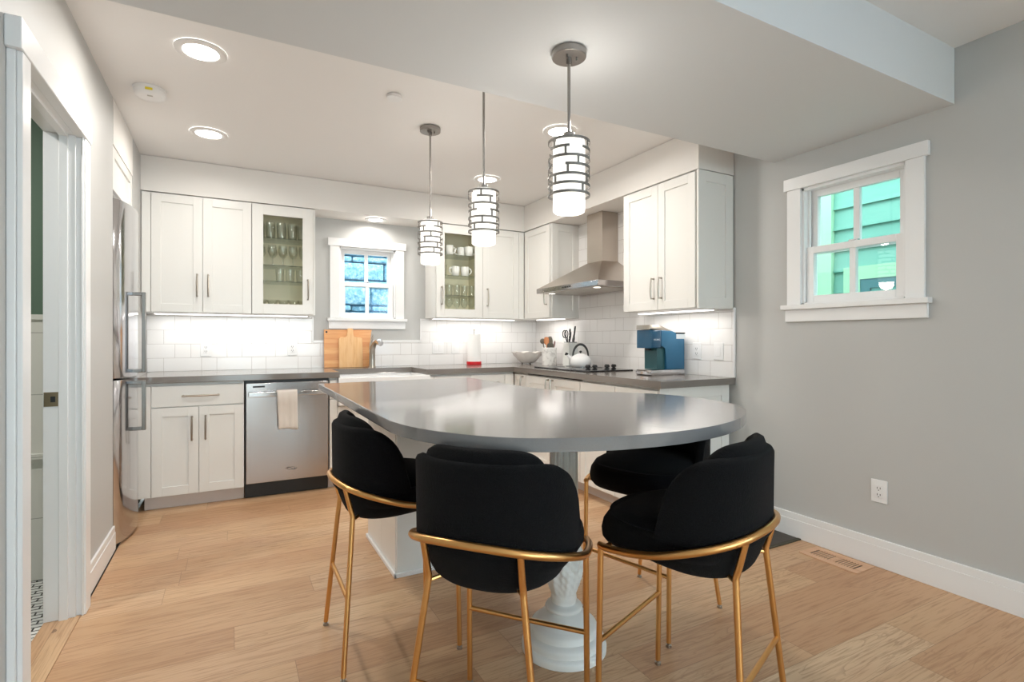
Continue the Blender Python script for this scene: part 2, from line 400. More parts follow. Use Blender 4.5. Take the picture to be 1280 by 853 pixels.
# dropped beam and soffits
struct('trim_1', MB().box(XL, XR+.004, 1.196, 2.125, ZB, ZC+.01), BEAMP)
struct('trim_2', MB().box(XL, XR, 4.702, YB, 2.29, ZC), SOFF)
struct('trim_3', MB().box(2.652, XR, 2.418, 4.702, 2.29, ZC), SOFF)
struct('trim_4', MB().box(-1.3, XL+.002, FR0+.002, FR1, 2.29, ZC), SOFF)
def baseboard(name, mb): return struct(name, mb, TRIM, bevel=.002)
baseboard('baseboard_right', MB().box(XR-.014, XR+.004, YS, 2.41, 0, .108).box(XR-.011, XR+.004, YS, 2.41, .108, .145))
baseboard('baseboard_left', MB().box(XL, XL+.014, DY1+.085, FR0, 0, .10).box(XL, XL+.011, DY1+.085, FR0, .10, .135))
baseboard('baseboard_near', MB().box(XL, XL+.014, YS, DY0-.09, 0, .10).box(XL, XL+.011, YS, DY0-.09, .10, .135))

# bathroom behind the doorway
struct('wall_bathroom', MB().box(-2.6, -.69, 3.40, 3.52, 1.30, 2.6).box(-2.72, -2.6, 1.2, 3.52, 0, 2.6).box(-2.6, -.69, 1.08, 1.2, 0, 2.6), GREENW)
struct('wall_bathroom_tiled', MB().box(-2.6, -.69, 3.385, 3.52, 0, 1.30).box(-2.6, -.69, 3.375, 3.386, 1.285, 1.31).box(-2.6, -.69, 3.36, 3.386, .60, .625), BATHT)
struct('ceiling_bathroom', MB().box(-2.72, -.69, 1.08, 3.52, 2.6, 2.7), CEIL)
struct('floor_bathroom', MB().box(-2.6, -.69, 1.2, 3.39, -.1, -.004), HEXF)
struct('trim_5', MB().box(-.69, -.571, DY0, DY1, -.05, .004), OAKT)
# door casing and jamb
d = tag(bpy.data.objects.new('door_1', None), kind='structure'); C.objects.link(d); d.location = (XL, DY0, 0)
MB().box(XL-.103, XL+.004, DY1-.012, DY1+.012, 0, DZ).box(XL-.103, XL+.004, DY0-.012, DY0+.008, 0, DZ).box(XL-.103, XL+.004, DY0, DY1, DZ-.018, DZ+.01)\
    .box(XL-.050, XL-.020, DY1-.024, DY1-.011, 0, DZ-.018).box(XL-.050, XL-.020, DY0, DY1, DZ-.03, DZ-.017).build('jamb', TRIM, d, bevel=.0015)
MB().box(XL, XL+.037, DY1+.003, DY1+.088, 0, DZ-.02).box(XL+.022, XL+.03, DY1-.006, DY1+.005, 0, DZ-.02).build('casing', TRIM, d, bevel=.003)
MB().box(XL, XL+.022, DY0-.085, DY0-.003, 0, DZ-.02).box(XL+.022, XL+.037, DY0-.078, DY0-.003, 0, DZ-.02).build('casing', TRIM, d, bevel=.003)
MB().box(XL, XL+.040, DY0-.10, DY1+.098, DZ-.02, DZ+.075).build('head_casing', TRIM, d, bevel=.003)
sp = MB().box(XL-.100, XL-.053, DY1-.0145, DY1-.012, .906, .966).build('strike_plate', BRASS, d)
MB().box(XL-.078, XL-.062, DY1-.0152, DY1-.0143, .924, .948).build('latch_hole', DARK, sp)

# ------------------------------------------------------------ windows
def window(idx, mp, u0, u1, z0, z1, depth, side):
    """mp(u,z,d) -> world; d>0 into the room. u grows rightwards as seen from inside."""
    def B(mb, ua, ub, za, zb, da, db):
        p = mp(ua, za, da); q = mp(ub, zb, db); mb.box(p[0], q[0], p[1], q[1], p[2], q[2]); return mb
    r = tag(bpy.data.objects.new('window_%d' % idx, None), kind='structure'); C.objects.link(r); r.location = mp((u0+u1)/2, z0, 0)
    cw = .082
    B(MB(), u0-cw, u0+.002, z0, z1, 0, .018).build('casing', TRIM, r, bevel=.002)
    B(MB(), u1-.002, u1+cw, z0, z1, 0, .018).build('casing', TRIM, r, bevel=.002)
    B(MB(), u0-cw-.018, u1+cw+.018, z1, z1+.071, 0, .025).build('head_casing', TRIM, r, bevel=.002)
    B(MB(), u0-cw-.026, u1+cw+.026, z0-.028, z0, -.02, .045).build('sill', TRIM, r, bevel=.003)
    B(MB(), u0-cw-.012, u1+cw+.012, z0-.100, z0-.028, 0, .018).build('apron', TRIM, r, bevel=.002)
    mb = MB(); w = u1-u0
    B(mb, u0, u0+.016, z0, z1, -.13, .0); B(mb, u1-.016, u1, z0, z1, -.13, .0); B(mb, u0, u1, z1-.016, z1, -.13, 0); B(mb, u0, u1, z0-.01, z0+.012, -.13, .0)
    B(mb, u0+.016, u0+.03, z0, z1, -.045, -.032); B(mb, u1-.03, u1-.016, z0, z1, -.045, -.032)
    mb.build('jamb', TRIM, r, bevel=.001)
    zm = z0+.336
    def sash(za, zb, d0, d1, name):
        mb = MB(); a, b = u0+.018, u1-.018; st = .042
        B(mb, a, a+st, za, zb, d0, d1); B(mb, b-st, b, za, zb, d0, d1)
        B(mb, a+st, b-st, za, za+st*.95, d0, d1); B(mb, a+st, b-st, zb-st*.9, zb, d0, d1)
        m = (a+b)/2; B(mb, m-.016, m+.016, za+st*.95, zb-st*.9, d0+.004, d1-.004)
        s_ = mb.build(name, TRIM, r, bevel=.0015)
        dm = (d0+d1)/2
        g = B(MB(), a+st-.004, b-st+.004, za+.02, zb-.02, dm-.003, dm+.003).build('glass_pane', PANE, s_)
        g['label'] = 'clear window glass'
    sash(zm-.038, z1-.016, -.092, -.058, 'upper_sash')
    sash(z0+.012, zm+.002, -.056, -.020, 'lower_sash')
    B(MB(), (u0+u1)/2-.025, (u0+u1)/2+.025, zm+.001, zm+.012, -.052, -.028).build('sash_lock', CHROME, r, bevel=.002)
    return r
window(1, lambda u, z, d: (u, YB-d, z), W1[0], W1[1], W1[2], W1[3], .14, 'b')
window(2, lambda u, z, d: (XR+.005-d, -u, z), -W2[1], -W2[0], W2[2], W2[3], .14, 'r')
# tall glazed door and side window behind the camera that let the daylight in
t = tag(bpy.data.objects.new('door_2', None), kind='structure'); C.objects.link(t); t.location = (1.1, YS, 0)
mb = MB()
for x in (-.35, .60, 1.55, 2.49): mb.box(x, x+.06, YS-.09, YS-.03, .08, 2.4)
mb.box(-.35, 2.55, YS-.09, YS-.03, .08, .16).box(-.35, 2.55, YS-.09, YS-.03, 2.32, 2.4); mb.build('frame', TRIM, t)
MB().box(-.33, 2.53, YS-.065, YS-.06, .1, 2.38).build('glass_pane', PANE, t)
t = tag(bpy.data.objects.new('window_3', None), kind='structure'); C.objects.link(t); t.location = (XR, -1.9, .7)
MB().box(XR+.03, XR+.09, -2.6, -2.54, .7, 2.3).box(XR+.03, XR+.09, -1.26, -1.2, .7, 2.3).box(XR+.03, XR+.09, -2.6, -1.2, .7, .76).box(XR+.03, XR+.09, -2.6, -1.2, 2.24, 2.3).build('frame', TRIM, t)
MB().box(XR+.055, XR+.06, -2.55, -1.25, .75, 2.25).build('glass_pane', PANE, t)

# ------------------------------------------------------------ cabinets
def MY(y0): return lambda u, z, d: (u, y0-d, z)          # faces -Y
def MXn(x0): return lambda u, z, d: (x0-d, u, z)         # faces -X
def MXp(x0): return lambda u, z, d: (x0+d, u, z)         # faces +X
def BX(mb, mp, ua, ub, za, zb, da, db):
    p = mp(ua, za, da); q = mp(ub, zb, db); mb.box(p[0], q[0], p[1], q[1], p[2], q[2]); return mb
def shaker(mp, ua, ub, za, zb, parent, name='door', w=.062, glass=False, th=.02, m=None):
    g = .0016; ua += g; ub -= g; za += g; zb -= g; mb = MB()
    BX(mb, mp, ua, ua+w, za, zb, 0, th); BX(mb, mp, ub-w, ub, za, zb, 0, th)
    BX(mb, mp, ua+w, ub-w, za, za+w, 0, th); BX(mb, mp, ua+w, ub-w, zb-w, zb, 0, th)
    if not glass: BX(mb, mp, ua+w-.002, ub-w+.002, za+w-.002, zb-w+.002, .001, th-.009)
    o = mb.build(name, m or CAB, parent, bevel=.0012)
    if glass:
        p = BX(MB(), mp, ua+w-.004, ub-w+.004, za+w-.004, zb-w+.004, .006, .010).build('glass_pane', CABG, o); p['label'] = 'clear glass door pane'
    return o
def slab(mp, ua, ub, za, zb, parent, name='drawer', th=.02):
    g = .0016; return BX(MB(), mp, ua+g, ub-g, za+g, zb-g, 0, th).build(name, CAB, parent, bevel=.0015)
def pull(mp, u, z, length, parent, vertical=True, th=.02, out=.032):
    h = length/2; pts = []; rad = []
    for i in range(13):
        s_ = -1+2*i/12; d = th+out-.006*s_*s_
        pts.append(mp(u, z+s_*h, d) if vertical else mp(u+s_*h, z, d)); rad.append(.0068-.0018*s_*s_)
    mb = MB().tube(pts, rad, 8)
    for s_ in (-.93, .93):
        a = (u, z+s_*h) if vertical else (u+s_*h, z)
        mb.cyl(mp(*a, th-.001), mp(*a, th+out-.004), .0048, n=8)
        mb.cyl(mp(*a, th-.001), mp(*a, th+.004), .0075, n=10)
    o = mb.build('handle', NICKEL, parent); return o

UZ0, UZ1, UY, YF = 1.39, 2.287, 4.72, 4.335
my = MY(UY)
# upper two-door cabinet, left of rear wall
c = thing('wall_cabinet', (-.2, 4.87, UZ0), 'white two-door upper cabinet left of the glass-front cabinet, beside the fridge', 'cabinet')
MB().box(XL+.002, .142, UY+.001, YB-.002, UZ0, UZ1).build('body', CAB, c, bevel=.001)
slab(my, XL+.003, -.528, UZ0, UZ1-.007, c, 'filler_panel')
a = shaker(my, -.528, -.195, UZ0+.002, UZ1-.007, c); pull(my, -.232, 1.60, .174, a)
a = shaker(my, -.195, .143, UZ0+.002, UZ1-.007, c); pull(my, -.158, 1.60, .174, a)
def glass_cab(u0, u1, shelves, label, handle_u, dk0, dk1, filler=None):
    c = thing('glass_front_cabinet', ((u0+u1)/2, 4.87, UZ0), label, 'cabinet')
    mb = MB().box(u0, u0+.018, UY+.001, YB-.002, UZ0, UZ1).box(u1-.018, u1, UY+.001, YB-.002, UZ0, UZ1).box(u0+.018, u1-.018, UY+.001, YB-.002, UZ0, UZ0+.03).box(u0+.018, u1-.018, UY+.001, YB-.002, UZ1-.03, UZ1).build('body', CAB, c, bevel=.001)
    MB().box(u0+.018, u1-.018, YB-.012, YB-.002, UZ0+.03, UZ1-.03).box(u0+.018, u0+.020, UY+.003, YB-.012, UZ0+.03, UZ1-.03).box(u1-.020, u1-.018, UY+.003, YB-.012, UZ0+.03, UZ1-.03).build('interior_lining', CABIN, c)
    for z in shelves: MB().box(u0+.0205, u1-.0205, UY+.03, YB-.013, z-.007, z).build('glass_shelf', SHELFG, c, 'clear green-edged glass shelf')
    a = shaker(my, dk0, dk1, UZ0+.002, UZ1-.007, c, w=.081, glass=True); pull(my, handle_u, 1.60, .174, a)
    return c
glass_cab(.1435, .628, (2.025, 1.80, 1.668), 'white glass-front upper cabinet holding rows of drinking glasses, left of the small window', .567, .145, .608)
glass_cab(1.700, 2.184, (2.005, 1.805, 1.612), 'white glass-front upper cabinet holding white mugs, right of the small window', 1.755, 1.703, 2.184)
c = thing('corner_wall_cabinet', (2.4, 4.87, UZ0), 'white single-door upper cabinet in the corner right of the mug cabinet', 'cabinet')
MB().box(2.1845, XR-.002, UY+.001, YB-.002, UZ0, UZ1).build('body', CAB, c, bevel=.001)
a = shaker(my, 2.184, 2.588, UZ0+.002, UZ1-.007, c); pull(my, 2.232, 1.60, .174, a)
slab(my, 2.588, 2.652, UZ0, UZ1-.007, c, 'filler_panel')
# right wall uppers
mx = MXn(2.67)
def side_panel(mb_x0, mb_x1, y, z0, z1, parent):
    m = MY(y); shaker(m, mb_x0, mb_x1, z0, z1, parent, 'end_panel', w=.07, th=.014)
c = thing('wall_cabinet', (2.82, 4.45, UZ0), 'white single-door upper cabinet on the right wall beyond the range hood', 'cabinet')
MB().box(2.671, XR-.002, 4.215, UY-.022, UZ0, UZ1).build('body', CAB, c, bevel=.001)
a = shaker(mx, 4.215, 4.690, UZ0+.002, UZ1-.007, c); pull(mx, 4.262, 1.60, .174, a)
side_panel(2.672, XR-.004, 4.214, UZ0, UZ1, c)
c = thing('wall_cabinet', (2.82, 2.80, UZ0), 'white two-door upper cabinet on the right wall above the blue coffee maker', 'cabinet')
MB().box(2.671, XR-.002, 2.434, 3.148, UZ0, UZ1).build('body', CAB, c, bevel=.001)
a = shaker(mx, 2.784, 3.150, UZ0+.002, UZ1-.007, c); pull(mx, 2.822, 1.545, .15, a)
a = shaker(mx, 2.445, 2.784, UZ0+.002, UZ1-.007, c); pull(mx, 2.746, 1.545, .15, a)
side_panel(2.651, XR-.004, 2.433, UZ0, UZ1, c)
# cabinet over the fridge
mp_ = MXp(XL-.02)
c = thing('over_fridge_cabinet', (-.9, 4.0, 2.04), 'white shallow cabinet above the tall steel refrigerator', 'cabinet')
MB().box(-1.25, XL-.021, FR0+.003, FR1, 2.035, 2.287).build('body', CAB, c, bevel=.001)
shaker(mp_, FR0+.004, FR1, 2.035, 2.285, c, w=.055)

# base cabinets
CT, CTH = .928, .045; BZ = CT-CTH; KZ = .098
mb_ = MY(YF+.02)
yf = YF+.021
c = thing('base_cabinet', (-.2, 4.65, 0), 'white base cabinet with one drawer over two doors, left of the dishwasher', 'cabinet')
MB().box(XL+.03, .083, yf, YB-.012, KZ, BZ-.001).build('body', CAB, c, bevel=.001)
MB().box(XL+.06, .083, 4.405, 4.42, 0.001, KZ).build('toe_kick', TOEK, c)
slab(mb_, XL+.03, -.485, KZ, .864, c, 'filler_panel')
a = slab(mb_, -.485, .083, .715, .864, c); pull(mb_, -.19, .79, .23, a, False)
a = shaker(mb_, -.485, -.203, KZ, .712, c); pull(mb_, -.245, .56, .172, a)
a = shaker(mb_, -.203, .083, KZ, .712, c); pull(mb_, -.162, .56, .172, a)
c = thing('base_cabinet', (.71, 4.65, 0), 'narrow white base cabinet between the dishwasher and the sink', 'cabinet')
MB().box(.683, .744, yf, YB-.012, KZ, BZ-.001).build('body', CAB, c); MB().box(.683, .744, 4.405, 4.42, .001, KZ).build('toe_kick', TOEK, c)
slab(mb_, .683, .744, .715, .864, c); slab(mb_, .683, .744, KZ, .712, c, 'door')
c = thing('sink_base_cabinet', (1.12, 4.65, 0), 'white base cabinet below the white apron sink', 'cabinet')
MB().box(.7455, 1.498, yf, YB-.012, KZ, .655).build('body', CAB, c); MB().box(.7455, 1.498, 4.405, 4.42, .001, KZ).build('toe_kick', TOEK, c)
a = shaker(mb_, .745, 1.12, KZ, .652, c); pull(mb_, 1.08, .54, .15, a)
a = shaker(mb_, 1.12, 1.498, KZ, .652, c); pull(mb_, 1.16, .54, .15, a)
c = thing('base_cabinet', (1.9, 4.65, 0), 'white base cabinet with drawers right of the sink, running to the corner', 'cabinet')
MB().box(1.499, 2.34, yf, YB-.012, KZ, BZ-.001).build('body', CAB, c); MB().box(1.499, 2.36, 4.405, 4.42, .001, KZ).build('toe_kick', TOEK, c)
slab(mb_, 1.499, 1.552, KZ, .864, c, 'filler_panel')
for u0, u1 in ((1.552, 1.898), (1.898, 2.239)):
    a = slab(mb_, u0, u1, .715, .864, c); pull(mb_, (u0+u1)/2+.03, .79, .15, a, False)
    a = shaker(mb_, u0, u1, KZ, .712, c); pull(mb_, u0+.045, .56, .172, a)
slab(mb_, 2.239, 2.335, KZ, .864, c, 'filler_panel')
mxb = MXn(2.36); xf = 2.361
c = thing('corner_base_cabinet', (2.65, 4.3, 0), 'white base cabinet on the right wall nearest the corner, beyond the cooktop', 'cabinet')
MB().box(xf, XR-.012, 4.116, YB-.014, KZ, BZ-.001).build('body', CAB, c); MB().box(2.43, 2.445, 4.116, 4.42, .001, KZ).build('toe_kick', TOEK, c)
a = shaker(mxb, 4.116, 4.335, KZ, .864, c, w=.05); pull(mxb, 4.165, .78, .14, a)
c = thing('cooktop_base_cabinet', (2.65, 3.7, 0), 'white two-door base cabinet below the black cooktop', 'cabinet')
MB().box(xf, XR-.012, 3.284, 4.115, KZ, .868).build('body', CAB, c); MB().box(2.43, 2.445, 3.284, 4.115, .001, KZ).build('toe_kick', TOEK, c)
a = shaker(mxb, 3.70, 4.114, KZ, .864, c); pull(mxb, 3.735, .78, .14, a)
a = shaker(mxb, 3.286, 3.70, KZ, .864, c); pull(mxb, 3.665, .78, .14, a)
c = thing('base_cabinet', (2.65, 2.85, 0), 'white base cabinet at the near end of the right counter, under the coffee maker', 'cabinet')
MB().box(xf, XR-.012, 2.455, 3.283, KZ, BZ-.001).build('body', CAB, c); MB().box(2.43, 2.445, 2.455, 3.283, .001, KZ).build('toe_kick', TOEK, c)
for u0, u1 in ((2.873, 3.283), (2.458, 2.873)):
    slab(mxb, u0, u1, .715, .864, c); shaker(mxb, u0, u1, KZ, .712, c)
m = MY(2.454); shaker(m, 2.34, XR-.02, .001, BZ-.001, c, 'end_panel', w=.07, th=.015)

# worktop
poly = [(XL+.02, 4.31), (.757, 4.31), (.757, 4.73), (1.473, 4.73), (1.473, 4.31), (2.315, 4.31), (2.315, 2.405), (XR-.002, 2.405), (XR-.002, YB-.002), (XL+.02, YB-.002)]
o = MB().prism(poly, BZ, CT, bev=.003).build('worktop', QUARTZ, loc=(1.2, 4.6, BZ), smooth=20)
tag(o, 'grey quartz worktop running along the rear and right walls', 'worktop')
# apron sink
c = thing('apron_sink', (1.12, 4.5, .66), 'white farmhouse apron sink set into the grey worktop under the window', 'sink')
x0, x1, y0, y1, z0, z1 = .746, 1.497, 4.285, 4.76, .66, BZ-.001
mb = MB(); mb.box(x0, x1, y0, y0+.025, z0, z1).box(x0, x1, y1-.025, y1, z0, z1).box(x0, x0+.03, y0+.025, y1-.025, z0, z1).box(x1-.03, x1, y0+.025, y1-.025, z0, z1).box(x0+.03, x1-.03, y0+.025, y1-.025, z0, z0+.03)
mb.build('basin', GLAZE, c, bevel=.006); MB().cyl((1.12, 4.52, z0+.0302), (1.12, 4.52, z0+.034), .04).build('drain', CHROME, c)
# backsplash
c = thing('tile_backsplash', (1.2, YB, CT), 'white subway tile backsplash along the rear wall behind the sink', 'backsplash')
MB().box(-.588, .642, YB-.009, YB-.0005, CT+.001, UZ0-.001).box(.642, 1.655, YB-.009, YB-.0005, CT+.001, 1.163).box(1.655, XR-.01, YB-.009, YB-.0005, CT+.001, UZ0-.001).build('tile_field', TILEB, c)
MB().box(.640, .652, YB-.013, YB-.0005, 1.163, UZ0-.001).box(.642, 1.655, YB-.013, YB-.0005, 1.157, 1.175).box(1.643, 1.656, YB-.013, YB-.0005, 1.175, UZ0-.001).build('edge_trim', GLAZE, c, bevel=.002)
c = thing('tile_backsplash', (XR, 3.6, CT), 'white subway tile backsplash on the right wall behind the cooktop', 'backsplash')
MB().box(XR-.009, XR+.003, 2.418, YB-.01, CT+.001, UZ0-.001).box(XR-.009, XR+.003, 3.1485, 4.2, UZ0-.001, 2.288).build('tile_field', TILER, c)
MB().box(XR-.014, XR+.003, 2.404, 2.418, CT+.001, 1.40).build('edge_trim', GLAZE, c, bevel=.003)
# under-cabinet led strips
def led(x0, x1, y0, y1, rot_len, label, power):
    if x1-x0 > y1-y0: y0, y1 = 4.80, 4.90
    else: x0, x1 = 2.76, 2.86
    t = thing('under_cabinet_light', ((x0+x1)/2, (y0+y1)/2, UZ0-.0125), label, 'light', 'slim light bars under the upper cabinets')
    MB().box(x0, x1, y0, y1, UZ0-.006, UZ0-.0005).build('housing', WHITE, t); MB().box(x0+.004, x1-.004, y0+.004, y1-.004, UZ0-.011, UZ0-.006).build('diffuser', LED, t, 'glowing white diffuser')
    area('strip_glow', ((x0+x1)/2, (y0+y1)/2, UZ0-.0125), (0, 0, 0), x1-x0, y1-y0, power, (1, .95, .9))
led(-.52, .58, 4.775, 4.80, 1, 'slim white light bar under the upper cabinets left of the small window', 1.6)
led(1.73, 2.60, 4.775, 4.80, 1, 'slim white light bar under the mug cabinet right of the small window', 1.15)
led(2.735, 2.76, 4.25, 4.65, 1, 'slim white light bar under the upper cabinet beyond the range hood', .7)
led(2.735, 2.76, 2.47, 3.12, 1, 'slim white light bar under the upper cabinet above the coffee maker', 1.1)

# ------------------------------------------------------------ dishwasher
c = thing('dishwasher', (.383, 4.6, 0), 'stainless steel dishwasher with a bar handle below the rear worktop', 'dishwasher')
X0, X1 = .090, .676
MB().box(X0, X1, YF+.012, YB-.05, .11, BZ-.002).build('tub', BLACKP, c)
MB().box(X0+.004, X1-.004, YF-.012, YF+.012, .118, .862).build('door', STEEL, c, bevel=.004)
dw = [o for o in bpy.data.objects if o.name.startswith('door') and o.parent == c][0]
MB().box(X0+.02, X1-.02, YF-.058, YF-.046, .760, .796).box(X0+.03, X0+.05, YF-.047, YF-.011, .765, .791).box(X1-.05, X1-.03, YF-.047, YF-.011, .765, .791).build('handle', CHROME, dw, bevel=.004)
MB().box(X0+.05, X0+.13, YF-.0135, YF-.0118, .828, .840).build('vent_slot', DARK, dw)
e = [((X0+X1)/2+.02+.028*math.cos(t_)*(1 if t_ < 6 else 1), YF-.0135, .205+.009*math.sin(t_)) for t_ in [2*PI*i/24 for i in range(24)]]
mb = MB().tube(e, .0011, 6, closed=True); mb.tube([((X0+X1)/2-.02+.08*i/12, YF-.0135, .205+.010*math.sin(i/12*2*PI)) for i in range(13)], .0013, 6).build('badge', DARK, dw, 'small swirl emblem near the bottom of the door')
MB().box(X0, X1, 4.385, 4.41, .004, .112).build('toe_kick', BLACKP, c, 'black kick plate')
# hanging towel
def towel():
    x0, x1 = .300, .440; pts = []
    nx, path = 14, []
    hy = YF-.052
    for i in range(8): path.append((hy+.014, .60+i*.028-.0))
    path += [(hy+.012, .798), (hy+.004, .8035), (hy-.004, .8035), (hy-.013, .798)]
    for i in range(18): path.append((hy-.0135-.003*math.sin(i*.5), .79-i*.0163))
    bm = MB(); g = []
    for j, (y, z) in enumerate(path):
        row = []
        for i in range(nx+1):
            u = i/nx; k = max(0, min(1, (.79-z)/.2)); s_ = 1-.04*k
            xx = x0+(x1-x0)*(.5+(u-.5)*s_)+.006*k
            yy = y-(.004*math.sin(u*9+.5)+.002*math.sin(u*21))*k*(1 if j > 11 else -.3)
            row.append(bm.bm.verts.new((xx, yy, z+(.006*math.sin(u*5) if j == len(path)-1 else 0))))
        g.append(row)
    for a, b in zip(g, g[1:]):
        for i in range(nx): bm.bm.faces.new((a[i], a[i+1], b[i+1], b[i]))
    o = bm.build('dish_towel', TOWEL, smooth=80, loc=(.37, YF-.05, .57))
    s_ = o.modifiers.new('thick', 'SOLIDIFY'); s_.thickness = .006; s_.offset = 0
    return tag(o, 'cream dish towel draped over the dishwasher handle', 'towel')
towel()

# ------------------------------------------------------------ fridge
c = thing('refrigerator', (-.95, 4.0, 0), 'tall stainless refrigerator with bowed doors in the left alcove', 'refrigerator')
MB().box(-1.28, -.64, FR0+.02, FR1-.015, .02, 2.0).build('body', STEELB, c, bevel=.004)
def bow(z0, z1, name):
    yc, hw = (FR0+FR1)/2-.005, (FR1-FR0)/2-.02; pl = [(-.636, yc-hw), ]
    out = [(-.585+.064*(1-((k/12)-1)**2)**.8 if 0 < k < 24 else -.59, yc+hw*(k/12-1)) for k in range(25)]
    pl = [(-.636, yc-hw)]+out+[(-.636, yc+hw)]
    return MB().prism(pl[::-1], z0, z1, bev=.004).build(name, STEELB, c)
up = bow(.962, 1.99, 'upper_door'); lo = bow(.018, .952, 'lower_door')
MB().box(-.68, -.645, FR0+.03, FR1-.03, .0, .02).build('grille', BLACKP, c)
for d_, za, zb in ((up, .985, 1.475), (lo, .632, .935)):
    y = 3.90
    MB().box(-.482, -.462, y-.014, y+.014, za, zb).box(-.535, -.47, y-.010, y+.010, zb-.022, zb).box(-.535, -.47, y-.010, y+.010, za, za+.022).build('handle', HANDLEM, d_, bevel=.003)

# ------------------------------------------------------------ range hood
c = thing('range_hood', (2.8, 3.71, 1.6), 'stainless chimney range hood on the right wall above the cooktop', 'range hood')
hy0, hy1, hx, wx = 3.255, 4.175, 2.485, XR-.010
cy0, cy1, cx = 3.608, 3.822, 2.80
MB().box(cx, wx, cy0, cy1, 1.86, 2.2885).build('chimney', STEELH, c, bevel=.0015)
lo_ = [(hx+.004, hy0+.004, 1.648), (wx, hy0+.004, 1.648), (wx, hy1-.004, 1.648), (hx+.004, hy1-.004, 1.648)]
hi_ = [(cx, cy0, 1.861), (wx, cy0, 1.861), (wx, cy1, 1.861), (cx, cy1, 1.861)]
MB().hexa(lo_+hi_).build('canopy', STEELH, c, smooth=0, bevel=.001)
lip = MB().box(hx, wx, hy0, hy1, 1.604, 1.648).build('lip', STEEL, c, bevel=.003)
mb = MB()
for k in range(4): mb.box(hx-.0015, hx+.001, 3.62+k*.035, 3.642+k*.035, 1.620, 1.633)
mb.build('buttons', DARK, lip)
MB().box(hx+.05, wx-.05, hy0+.07, hy1-.07, 1.6005, 1.6045).build('grease_filter', STEELH, c)
HL = emis('hood_lamp_glow', (1, .95, .85), 4)
for y in (3.38, 4.05): MB().cyl((hx+.09, y, 1.6), (hx+.09, y, 1.6035), .028).build('hood_lamp', HL, c, 'small round lamp in the hood')

# ------------------------------------------------------------ recessed lights, detector, sprinkler
def downlight(x, y, z, power, col, label, r=.076, shown=True):
    t = thing('recessed_light', (x, y, z), label, 'light', 'round recessed ceiling lights')
    prof = [(r, -.006), (r+.004, -.009), (r+.028, -.008), (r+.034, -.0045), (r+.034, .0)]
    n = 40; R = []
    mb = MB(); rings = [[(x+q*math.cos(2*PI*k/n), y+q*math.sin(2*PI*k/n), z+h) for k in range(n)] for q, h in prof]; mb.loft(rings, cap=False)
    mb.build('trim_ring', CEIL, t, smooth=60)
    MB().cyl((x, y, z-.0065), (x, y, z-.002), r, n=40).build('lens', LAMP, t, 'bright round lens')
    area('downlight_glow', (x, y, z-.012), (0, 0, 0), r*2, 0, power, col, 'DISK', math.radians(170))
names = ['round recessed light nearest the front left of the kitchen ceiling', 'round recessed light at the far left of the kitchen ceiling, before the cabinets', 'round recessed light seen behind the nearest pendant rod', 'round recessed light just above the middle pendant shade']
for (x, y, z), nm, pw in zip(REC, names, (1, .6, 1.05, .75)): downlight(x, y, z, KITCHEN_W*pw*.94, NEUT, nm)
downlight(*SINK_REC, 2.5, NEUT, 'round recessed light in the lowered soffit over the sink', r=.062)
for i, (x, y, z) in enumerate(LIV_REC): downlight(x, y, z, LIV_W, (1, .95, .9), 'round recessed light in the living area ceiling behind the viewer')
t = thing('smoke_detector', (-.393, 3.459, ZC), 'round white smoke detector with a yellow sticker on the ceiling', 'smoke detector')
MB().cyl((-.393, 3.459, ZC+.001), (-.393, 3.459, ZC-.012), .078, n=36).build('base', WHITE, t)
b_ = MB().lathe([(.05, -.046), (.066, -.043), (.072, -.036), (.074, -.012)][::1], (-.393, 3.459, ZC), 36).build('cover', WHITE, t, smooth=50)
b_['label'] = 'domed cover'
MB().box(-.405, -.372, 3.382, 3.3855, ZC-.030, ZC-.018).build('sticker', YEL, b_)
MB().box(-.400, -.375, 3.42, 3.432, ZC-.0475, ZC-.0455).build('test_button', NICKEL, b_)
o = MB().cyl((.805, 2.905, ZC+.001), (.805, 2.905, ZC-.018), .042, n=32).build('sprinkler_cover', WHITE, loc=(.805, 2.905, ZC), bevel=.003)
tag(o, 'small round white sprinkler cover plate on the kitchen ceiling', 'sprinkler')

downlight(-1.5, 2.4, 2.6, 16, (1, .97, .92), 'round recessed light in the bathroom ceiling')
